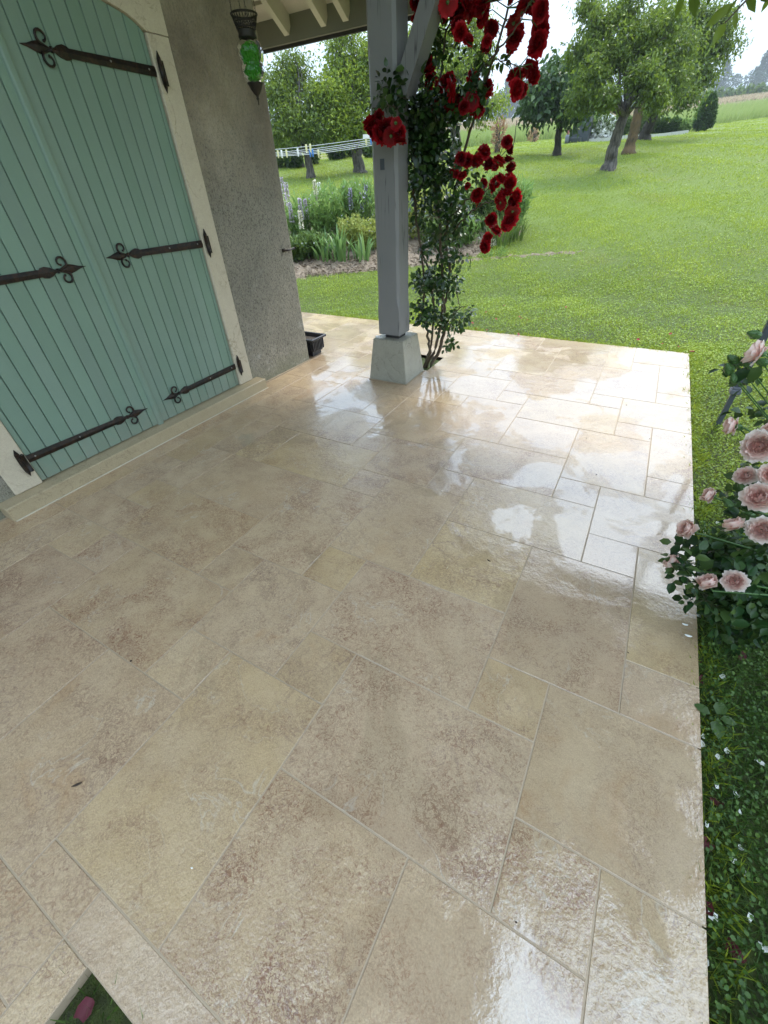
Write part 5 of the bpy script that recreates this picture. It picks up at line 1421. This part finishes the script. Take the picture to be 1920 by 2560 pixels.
# blooms
def cB(L_): return [(960 + x * .2652, y * .2652, r * .2652) for x, y, r in L_]
def cC(L_): return [(880 + x * .2773, 230 + y * .2773, r * .2773) for x, y, r in L_]
bl = cB([(520, 20, 60), (600, 25, 70), (545, 100, 60), (640, 40, 45), (790, 20, 60), (840, 80, 75), (930, 60, 60), (960, 150, 50), (920, 180, 45), (690, 215, 52), (720, 310, 50), (760, 300, 45), (800, 370, 42), (1010, 270, 52), (960, 420, 45), (975, 390, 35), (1300, 50, 62), (1290, 90, 50), (1420, 40, 60), (1370, 20, 50),
         (1480, 100, 60), (1470, 190, 60), (1480, 300, 62), (1440, 400, 72), (1220, 200, 50), (1250, 260, 62), (1230, 350, 56), (1195, 430, 46), (1245, 690, 62), (1210, 740, 40), (1380, 640, 56), (1400, 700, 60), (1260, 840, 62), (1300, 860, 45), (400, 590, 50), (430, 640, 45), (440, 710, 42), (420, 790, 34), (250, 735, 42), (330, 680, 26),
         (600, 760, 62), (640, 850, 62), (510, 800, 46), (850, 720, 50), (850, 800, 46), (960, 830, 50), (985, 890, 36), (820, 970, 60), (880, 1010, 62), (900, 920, 45), (510, 1020, 56), (470, 980, 40), (640, 1010, 50), (750, 1000, 40), (700, 940, 45), (300, 170, 34), (300, 20, 40), (1200, 0, 30), (420, 60, 46), (470, 110, 50), (360, 30, 46), (560, 60, 60), (700, 40, 60), (880, 30, 60), (740, 100, 50), (660, 130, 40)])
bl2 = cC([(1400, 450, 38), (1420, 510, 40), (1410, 600, 42), (1330, 610, 48), (1290, 650, 36), (1235, 640, 42), (1200, 530, 46), (1160, 580, 38), (1115, 630, 38), (1040, 620, 42), (980, 600, 38), (960, 650, 30), (990, 745, 34), (935, 735, 24), (905, 712, 20), (1435, 690, 34), (1430, 770, 46), (1420, 830, 42), (1350, 770, 40), (1300, 800, 40), (1270, 860, 38), (1340, 930, 52), (1350, 990, 46), (1400, 900, 42), (1480, 940, 42), (1440, 1000, 40), (1450, 1060, 50), (1420, 1150, 52), (1400, 1200, 42), (1310, 1240, 44), (1250, 1145, 44), (1215, 1350, 36), (1190, 1400, 42), (1225, 1310, 30), (1120, 920, 44), (1140, 975, 32), (1195, 820, 32), (1040, 840, 22)])
bl3 = cC([(150, 260, 52), (200, 300, 60), (180, 350, 50), (240, 210, 34), (260, 380, 60), (310, 340, 60), (350, 310, 46), (400, 300, 40), (340, 400, 56), (420, 370, 50), (440, 430, 44)])
def add_bloom(x, y, r, Y, me_list, parent, rscale=1.3):
    p = atY(x, y, Y); l = np.linalg.norm(p - CP); R = r * px_m(x, y, l) * rscale * .88
    tov = (CP - p) / l
    ax = norm((tov * rng.uniform(-.1, .8) + rdir(1)[0] * .75 + np.array([0, 0, .35]))[None])[0]
    place(rnd.choice(me_list), 'bloom', p - ax * R * .4, ax, R, parent)
    i = np.argmin(np.linalg.norm(cpts - p, axis=1)); c0 = cpts[i]
    base = p - ax * R * .4
    up_stem = MB()
    up_stem.tube([c0, (c0 + base) / 2 + np.array([0, 0, .02]) - ax * R * .5, base], [.0028, .0022, .0022], 5)
    up_stem.lathe([(0, -.006), (.008, 0), (.010, .006), (0, .012)], base[0], base[1], 8, None, base[2])
    up_stem.obj('flower_stem', MT['sepal'], parent)
for (x, y, r) in bl: add_bloom(x, y, r, 2.86 + rng.normal(0, .05), red_me, rose)
for (x, y, r) in bl2: add_bloom(x, y, r, 2.86 + rng.normal(0, .04), red_me, rose)
for (x, y, r) in bl3: add_bloom(x, y, r, 2.50 + rng.normal(0, .02), red_me, rose)

# --- blush rose bush at the right
pb = np.array([1.02, 1.02, float(ground(1.02, 1.02))])
prose = empty('rose_bush', tuple(pb), 'blush pink full-bloomed rose bush leaning over the right patio edge', 'rose bush')
pinks = [(1826, 1065, 30, 1.62, 2), (1898, 1117, 44, 1.55, 0), (1862, 1187, 27, 1.6, 0), (1925, 1185, 30, 1.58, 0), (1896, 1240, 42, 1.52, 0), (1771, 1237, 26, 1.62, 2), (1716, 1322, 31, 1.60, 2), (1836, 1310, 31, 1.55, 2), (1905, 1325, 37, 1.52, 1), (1680, 1405, 29, 1.62, 3), (1768, 1453, 31, 1.58, 2), (1836, 1452, 31, 1.58, 1), (1888, 880, 40, 1.60, 3), (1935, 1065, 34, 1.6, 1)]
faces = {0: (-.55, -.6, .55), 1: (-.3, -.5, .6), 2: (-.75, .1, .55), 3: (-.8, .2, .2)}
hub = np.array([.98, 1.12, .10]); pst = MB(); ends = []
for i, (x, y, r, l, mi_) in enumerate(pinks):
    p = atL(x, y, l); R = r * px_m(x, y, l) * .70
    ax = norm((np.array(faces[mi_]) + rng.normal(size=3) * .2)[None])[0]
    place(pink_me[mi_], 'bloom', p - ax * R * .55, ax, R * (1.0 if mi_ < 2 else .95), prose)
    e = p - ax * R * .55; ends.append(e)
    h0 = hub + rng.normal(size=3) * .04; h1 = h0 * .72 + e * .28 + [.03, .02, .16]; h2 = h0 * .35 + e * .65 + [.03, .02, .07]
    pst.tube([h0, (h0 + h1) / 2, h1, (h1 + h2) / 2 + rng.normal(size=3) * .012, h2, e - ax * R * .8, e], [.006, .005, .0042, .0036, .003, .0026, .0026], 6)
    pst.lathe([(0, -.008), (.008, -.004), (.009, .006), (0, .012)], e[0], e[1], 8, None, e[2])
pst.tube([pb, (pb + hub) / 2 + [.02, 0, 0], hub], [.014, .012, .009], 8)
pst.obj('stems', MT['sepal'], prose)
def bud(x, y, r, l, parent):
    p = atL(x, y, l); R = r * px_m(x, y, l)
    o_ = MB(); o_.lathe([(0, -1), (.45, -.8), (.62, -.3), (.55, .3), (.3, .85), (.05, 1.15), (0, 1.16)], 0, 0, 12, lambda t, z: 1 + .06 * math.cos(5 * t))
    for k in range(5):
        a = 2 * PI * k / 5; o_.add([(.1 * math.cos(a), .1 * math.sin(a), -.95), (.62 * math.cos(a - .35), .62 * math.sin(a - .35), -.4), (.85 * math.cos(a), .85 * math.sin(a), .35), (.62 * math.cos(a + .35), .62 * math.sin(a + .35), -.4)], [(0, 1, 2, 3)])
    me = bpy.data.meshes.new('bud'); me.from_pydata(o_.v, [], o_.f); me.update(); me.materials.append(MT['sepal'])
    ax = norm((np.array([-.7, .1, .4]) + rng.normal(size=3) * .3)[None])[0]
    place(me, 'bud', p, ax, R * 1.1, parent)
    q = MB(); q.tube([p, p * .75 + hub * .25 + [.02, 0, .0], p * .4 + hub * .6 + [.05, 0, .08], hub], [.0016, .002, .003, .004], 5); q.obj('bud_stem', MT['sepal'], parent)
for (x, y, r) in ((1886, 836, 15), (1833, 899, 15), (1822, 923, 17), (1834, 946, 12), (1862, 905, 13), (1855, 1215, 14), (1820, 1258, 13), (1868, 1290, 17), (1905, 905, 14), (1845, 1068, 12)): bud(x, y, r, 1.62, prose)
LP, LA, LN, LS = [], [], [], []
for (bx_, by_, sx_, sy_, n_, l_) in [(1745, 1375, 26, 26, 9, 1.68), (1800, 1385, 34, 26, 16, 1.72), (1840, 1380, 40, 30, 24, 1.75), (1880, 1400, 44, 40, 40, 1.78), (1770, 1470, 44, 34, 26, 1.75), (1840, 1500, 54, 44, 60, 1.8), (1890, 1480, 40, 60, 60, 1.8), (1900, 1560, 30, 40, 30, 1.85), (1850, 1590, 30, 30, 12, 1.88), (1880, 1280, 40, 40, 16, 1.72), (1905, 1180, 26, 40, 10, 1.7), (1880, 930, 20, 30, 4, 1.68), (1905, 1050, 16, 30, 6, 1.7), (1710, 1420, 20, 20, 8, 1.66), (1850, 1240, 20, 40, 5, 1.7)]:
    for k in range(n_):
        p = atL(bx_ + np.clip(rng.normal(0, .6), -1.2, 1.2) * sx_, by_ + np.clip(rng.normal(0, .6), -1.2, 1.2) * sy_, l_ + rng.normal(0, .05))
        ax = norm(rng.normal(size=(1, 3)) + [[-.3, 0, -.15]])[0]; nn = norm(rng.normal(size=(1, 3)) * .6 + [[-.1, -.1, .9]])[0]
        sdv = np.cross(ax, nn); sdv /= max(1e-6, np.linalg.norm(sdv)); s = rng.uniform(.026, .042)
        for (t, sg) in ((0.0, -1), (0.0, 1), (.95, -1), (.95, 1), (1.6, 0)):
            LP.append(p + ax * s * t + sdv * sg * s * .12); LA.append(ax * (1.0 if sg == 0 else .45) + sdv * sg * .9 + rng.normal(size=3) * .1); LN.append(nn + rng.normal(size=3) * .2); LS.append(s * rng.uniform(.85, 1.15))
for (x, y, dx, dy, s) in ((1875, 925, -.7, -.75, .055), (1905, 915, -.3, -.9, .05), (1785, 1400, -.4, -.6, .05)):
    LP.append(atL(x, y, 1.62)); LA.append(np.array([dx, -.2, dy])); LN.append(np.array([-.3, -.6, .6])); LS.append(s)
LS = np.array(LS)
leaves_obj('foliage', np.array(LP), np.array(LA), norm(np.array(LN)), LS, LS * .74, MT['pinkleaf'], prose, hi=True, fold=.12, droop=.2)

# --- leafy branch hanging into the top right corner
br0 = atL(1990, -60, 1.65)
brn = empty('overhanging_branch', tuple(br0), 'leafy branch tip hanging into the top right corner of the picture', 'branch')
LP, LA, LN, LS = [], [], [], []; bm2 = MB()
tipsb = [((1708, -20), (1690, 45)), ((1735, -25), (1736, 32)), ((1760, -10), (1735, 40)), ((1832, 8), (1765, 66)), ((1812, 58), (1786, 104)), ((1852, 5), (1832, 76)), ((1845, -5), (1812, 40)), ((1872, -20), (1884, 28)), ((1900, -30), (1915, 10)), ((1780, -30), (1770, 15)), ((1930, -20), (1905, 30)), ((1838, 30), (1838, 70))]
for (a, b) in tipsb:
    l_ = 1.6 + rng.normal(0, .04); p0 = atL(a[0], a[1], l_); p1 = atL(b[0], b[1], l_ + rng.normal(0, .02))
    LP.append(p0); LA.append(p1 - p0); LN.append(rdir(1)[0] * .6 + np.array([-.3, -.8, .3])); LS.append(np.linalg.norm(p1 - p0) * 1.05)
    bm2.tube([atL(1990, -60, 1.65), (np.array(atL(1990, -60, 1.65)) + p0) / 2 + [0, 0, .03], p0], [.004, .003, .0015], 5)
LS = np.array(LS)
leaves_obj('leaves', np.array(LP), np.array(LA), norm(np.array(LN)), LS, LS * .42, MT['sprig'], brn, hi=True, fold=.12, droop=.15)
bm2.tube([br0, br0 + [.5, .2, .5], br0 + [1.0, .4, 1.2]], [.008, .012, .018], 8)
bm2.obj('twigs', MT['cane'], brn)

# ------------------------------------------------------------------ grass
def on_patio(x, y, e=0.0):
    a = (x > -4.42 - e) & (x < .408 + e) & (y > -.49 - e) & (y < 4.208 + e)
    b = (x < -.712 + e) & (y <= -.48) & (y > -1.6)
    return a | b
def in_bed(x, y):
    az = np.degrees(np.arctan2(x, y)); d = np.hypot(x, y)
    return (az < -14.5) & (az > -46) & (d > np.interp(az, [-46, -30, -20, -14.5], [7.15, 7.2, 7.75, 9.0])) & (d < np.interp(az, [-46, -30, -18, -14.5], [11.2, 11.2, 10.6, 9.4]))
def blades(n, az0, az1, d0, d1, h, wd, mats, name, lean=.45, dpow=1.0, rect=None, clov=.5, patch=True):
    if rect: x = rng.uniform(rect[0], rect[1], n); y = rng.uniform(rect[2], rect[3], n)
    else:
        az_ = np.radians(rng.uniform(az0, az1, n)); d = np.sqrt(d0 ** 2 + (d1 ** 2 - d0 ** 2) * rng.random(n) ** dpow); x = np.sin(az_) * d; y = np.cos(az_) * d
    k = ~on_patio(x, y, .004) & ~in_bed(x, y) & (x > -4.45 - 100)
    k &= ~((x < -2.6) & (y < 2.8) & (y > -3) )
    f = np.sin(x * 2.3 + 1) * np.sin(y * 1.9) + .6 * np.sin(x * 5.1 + y * 4.3) + .5 * np.sin(x * 9.7 - y * 7.9)
    if patch and not rect: k &= (rng.random(n) < np.clip(.75 + .25 * f, .25, 1))
    x, y, f = x[k], y[k], f[k]; n = len(x)
    P = np.stack([x, y, ground(x, y) - .004], 1)
    isb = rng.random(n) > clov; nb = isb.sum()
    # blades: narrow triangles
    hh = h * rng.uniform(.5, 1.3, nb) * (1 + .15 * f[isb]); A = norm(np.stack([rng.normal(0, lean, nb), rng.normal(0, lean, nb), np.ones(nb)], 1))
    S = norm(np.cross(A, rdir(nb))); w_ = wd * rng.uniform(.7, 1.3, nb)
    B = P[isb]; V = np.stack([B - S * w_[:, None] / 2, B + S * w_[:, None] / 2, B + A * hh[:, None]], 1).reshape(-1, 3)
    var = np.repeat(np.clip(.5 + .16 * f[isb] + rng.normal(0, .2, nb), 0, 1), 3)
    o = link(name, np_mesh(name, V, np.arange(nb * 3).reshape(-1, 3), var), None, mats[0]); tag(o, kind='stuff')
    nc = n - nb
    if nc:
        Pc = P[~isb] + np.stack([np.zeros(nc), np.zeros(nc), h * rng.uniform(.25, .9, nc)], 1)
        s = wd * 3.1 * rng.uniform(.6, 1.3, nc); Ac = norm(np.stack([rng.normal(size=nc), rng.normal(size=nc), rng.normal(0, .3, nc)], 1))
        Vc, Fc, kk = leaf_arr(Pc, Ac, norm(rng.normal(size=(nc, 3)) * .45 + [0, 0, 1]), s, s * .9, .1, .05, hi=rect is not None)
        nm = 'clover_leaves'
        o = link(nm, np_mesh(nm, Vc, Fc, np.repeat(np.clip(.5 + .2 * f[~isb] + rng.normal(0, .2, nc), 0, 1), kk)), None, mats[1]); tag(o, kind='stuff')
GM = (MT['grass'], MT['clover']); GD = (MT['grassdark'], leaf_mat('dark_clover', (.02, .055, .008), (.05, .11, .016), (.11, .19, .03), .3, .5))
blades(70000, 0, 0, 0, 0, .065, .0032, GD, 'rough_grass', .9, rect=(.40, 1.7, -.9, 1.7), clov=.35)
blades(75000, 0, 0, 0, 0, .045, .0040, GM, 'short_grass', .7, rect=(.40, 2.4, 1.6, 4.6), clov=.5)
blades(6000, 0, 0, 0, 0, .07, .003, GD, 'rough_grass', .8, rect=(-.75, .3, -1.5, -.47), clov=.3)
blades(170000, -45, 32, 4.2, 7.0, .040, .0050, GM, 'short_grass', .7, clov=.5)
blades(190000, -45, 28, 7.0, 11.5, .042, .0062, GM, 'short_grass', .6, clov=.3)
blades(220000, -44, 26, 11.5, 22, .045, .010, GM, 'short_grass', .55, clov=.15)
blades(170000, -44, 24, 22, 44, .05, .018, GM, 'short_grass', .5, clov=.08)
# longer tufts along the patio edges
for k in range(260):
    if k < 120: x0_ = .416 + abs(rnd.gauss(0, .025)); y0_ = rnd.uniform(-.6, 4.2)
    else: x0_ = rnd.uniform(-3.4, .45); y0_ = 4.215 + abs(rnd.gauss(0, .03))
    n = 26; P = np.stack([x0_ + rng.normal(0, .02, n), y0_ + rng.normal(0, .02, n), np.full(n, float(ground(x0_, y0_)) - .005)], 1)
    if k == 0: TP, TA = [], []
    TP.append(P); TA.append(np.stack([rng.normal(0, .55, n), rng.normal(0, .55, n), np.ones(n)], 1))
TP = np.concatenate(TP); TA = norm(np.concatenate(TA)); n = len(TP); S = norm(np.cross(TA, rdir(n))); hh = rng.uniform(.03, .075, n)[:, None]
V = np.stack([TP - S * .0015, TP + S * .0015, TP + TA * hh * .6 + S * .0012, TP + TA * hh + np.array([0, 0, -1]) * hh * .12], 1).reshape(-1, 3)
o = link('edge_grass_tufts', np_mesh('edge_grass_tufts', V, np.arange(n * 4).reshape(-1, 4), np.repeat(np.clip(rng.normal(.5, .2, n), 0, 1), 4)), None, MT['grass']); tag(o, kind='stuff')
# tiny stones and clods of dirt in the bed strip
n = 9000; az_ = np.radians(rng.uniform(-45, -15, n)); d = rng.uniform(7.15, 8.4, n); x = np.sin(az_) * d; y = np.cos(az_) * d; k = in_bed(x, y); x, y = x[k], y[k]; n = len(x)
P = np.stack([x, y, ground(x, y) + .02], 1); s = rng.uniform(.01, .035, n)
o = leaves_obj('mulch', P, norm(np.stack([rng.normal(size=n), rng.normal(size=n), rng.normal(0, .3, n)], 1)), norm(rng.normal(size=(n, 3)) * .5 + [0, 0, 1]), s * 1.8, s * .6, leaf_mat('wood_mulch', (.08, .055, .035), (.20, .15, .10), (.36, .29, .21), .1, .9)); tag(o, kind='stuff')

# fallen petals
pet_me = {}
def petal_mesh(mat):
    V = []; n = 6
    for j in range(3):
        for i in range(4):
            s = i / 3 * 2 - 1; t = j / 2
            V.append((s * .5 * math.sin(PI * (.25 + .5 * t)), t - .5, .22 * (s * s) + .12 * t * t + .05 * math.sin(5 * s + t * 4)))
    F = [(j * 4 + i, j * 4 + i + 1, (j + 1) * 4 + i + 1, (j + 1) * 4 + i) for j in range(2) for i in range(3)]
    me = bpy.data.meshes.new('petal'); me.from_pydata(V, [], F); me.update(); me.materials.append(mat); me.polygons.foreach_set('use_smooth', [True] * 6); return me
pw = petal_mesh(MT['whitefl']); prd = petal_mesh(simple('wilted_crimson', (.34, .012, .03), .6, .3)); pdk = petal_mesh(simple('wilted_wine', (.09, .008, .016), .7, .3))
def pet(me, px_, py_, size, lab, grp, z=.03):
    r = ray(px_, py_); p = CP + r * ((-.055 + z - CP[2]) / r[2])
    if py_ < 900: p = CP + r * ((ground(p[0], p[1]) + z - CP[2]) / r[2])
    o = bpy.data.objects.new('rose_petal', me); COL.objects.link(o); o.location = p
    o.rotation_euler = (rnd.uniform(-.6, .6), rnd.uniform(-.6, .6), rnd.uniform(0, 6.28)); o.scale = (size,) * 3
    tag(o, lab, 'petal', grp)
wp = [(1758, 1330), (1795, 1308), (1779, 1392), (1790, 1420), (1757, 1840), (1752, 1860), (1815, 1876), (1795, 1895), (1845, 2028), (1764, 2060), (1850, 2120), (1832, 2150), (1782, 2290), (1905, 1910), (1893, 1905), (1790, 1965), (1908, 2370), (1800, 1592), (1842, 1600), (1805, 1690), (1745, 1540), (1740, 1470), (1860, 2185), (1757, 2400), (1838, 1985), (1870, 2290), (1768, 1500), (1853, 1620), (1880, 1650), (1735, 1235), (1748, 1300), (1900, 2050), (1915, 2210)]
for i, (x, y) in enumerate(wp[:26]): pet(pw, x, y, rnd.uniform(.011, .019), 'white rose petal fallen in the grass right of the patio', 'white petals fallen beside the patio')
rp_ = [(1730, 880), (1762, 907), (1595, 849), (1697, 868), (1240, 798), (1300, 792), (1318, 800), (1302, 796), (1218, 825), (1295, 836), (1655, 860), (1676, 835), (1216, 780), (1414, 768), (1260, 765), (1180, 808), (1192, 822)]
for (x, y) in rp_: pet(prd, x, y, .035 if (x, y) == (1730, 880) else rnd.uniform(.02, .03), 'red rose petal fallen on the lawn along the patio edge', 'red petals fallen on the lawn')
for (x, y) in [(1746, 1655), (1752, 1700), (1765, 2110), (1830, 2370), (1842, 2390), (1745, 1620), (1800, 1770), (1850, 1640), (1768, 2270), (1790, 2010), (256, 2440), (215, 2520)]:
    pet(pdk, x, y, rnd.uniform(.02, .033), 'dark wine-red wilted petal in the rough grass by the slab', 'dark wilted petals in the grass')

# three-part leaf of a weed beside the slab
wd0 = CP + ray(1780, 1800) * ((-.02 - CP[2]) / ray(1780, 1800)[2])
we = empty('trefoil_weed', tuple(wd0), 'dark trefoil-leaved weed in the grass beside the right patio edge', 'plant')
for a, s in ((2.9, .045), (-1.5, .055), (1.2, .052), (.1, .042)):
    V, F, k = leaf_arr(np.array([wd0 + [math.cos(a) * .012, math.sin(a) * .012, .02]]), np.array([[math.cos(a), math.sin(a), .15]]), np.array([[0, 0, 1.]]), s, s * .75, .08, .15, True)
    link('leaflet', np_mesh('leaflet', V, F, np.full(8, .75), smooth=True), we, MT['pinkleaf'])
MB().tube([wd0 - [0, 0, .04], wd0 + [0, 0, .02]], .002, 5).obj('stalk', MT['sepal'], we)

# bits lying on the paving
def bit(name, px_, py_, mat, L_, W_, ang, lab, cat, curl=.2):
    r = ray(px_, py_); p = CP + r * ((.001 - CP[2]) / r[2]); m_ = MB(); n = 6; vs = []
    for i in range(n):
        t = i / (n - 1) - .5; w_ = W_ * (1 - (2 * t) ** 2) * .5 + W_ * .08
        x = p[0] + math.cos(ang) * t * L_; y = p[1] + math.sin(ang) * t * L_; nx, ny = -math.sin(ang), math.cos(ang); z = .002 + curl * L_ * t * t
        vs += [(x + nx * w_, y + ny * w_, z + .001), (x, y, z + W_ * .35 + .001), (x - nx * w_, y - ny * w_, z)]
    fs = []
    for i in range(n - 1):
        for q in range(2): fs.append((i * 3 + q, (i + 1) * 3 + q, (i + 1) * 3 + q + 1, i * 3 + q + 1))
        fs.append((i * 3 + 2, (i + 1) * 3 + 2, (i + 1) * 3, i * 3))
    m_.add(vs, fs); tag(m_.obj(name, mat), lab, cat)
bit('dead_leaf', 193, 1962, MT['debris'], .026, .006, .9, 'small dark curled dead leaf on the lower left paving', 'leaf')
bit('dead_leaf', 1222, 1402, MT['debris'], .016, .004, -.3, 'tiny dark leaf scrap on the pale square slab', 'leaf')
bit('straw_bit', 1118, 1420, MT['straw'], .022, .0018, 1.5, 'short pale straw lying on the pale square slab', 'straw')
bit('clod', 328, 1653, MT['debris'], .008, .006, .2, 'black speck of soil on a joint of the left paving', 'soil')
bit('clod', 1290, 2306, MT['debris'], .005, .003, .2, 'black speck on the small slab near the lower right', 'soil')
bit('clod', 1570, 1632, MT['debris'], .006, .0025, -.6, 'black seed on the paving below the puddle edge', 'soil')
for i, (x, y) in enumerate([(1491, 1187), (1566, 1013), (1466, 1096), (1624, 1097)]):
    bit('clod', x, y, MT['debris'], .007, .004, .3 * i, ['black speck on the shining slab below the long joint', 'black speck high on the wet slabs at the upper right', 'black speck on the wide pale wet slab', 'black speck near the corner of a wet slab'][i], 'soil')
bit('fallen_petal', 480, 2170, MT['whitefl'], .006, .003, .4, 'tiny white petal scrap on the big slab', 'petal')
for (x, y, L_, lab) in [(1660, 1590, .022, 'white petal lying on the wet paving near the right edge'), (1712, 1562, .018, 'small white petal on the paving below the pink roses'), (1716, 1540, .006, 'tiny white petal scrap at the paving edge')]:
    bit('fallen_petal', x + (60 if L_ > .02 else 0), y, MT['whitefl'], L_, L_ * .35, .1, lab, 'petal')

# ------------------------------------------------------------------ air: slight damp haze over the far country
m, n_t, out = new_mat('damp_air')
pv = N(n_t, 'ShaderNodeVolumePrincipled'); pv.inputs['Color'].default_value = (.86, .92, 1.0, 1); pv.inputs['Density'].default_value = .0010
pv.inputs['Anisotropy'].default_value = .2
n_t.links.new(pv.outputs[0], out.inputs['Volume'])
hz = MB(); hz.box(-700, -60, -2.0, 700, 1100, 75)
tag(hz.obj('haze', m), kind='stuff')
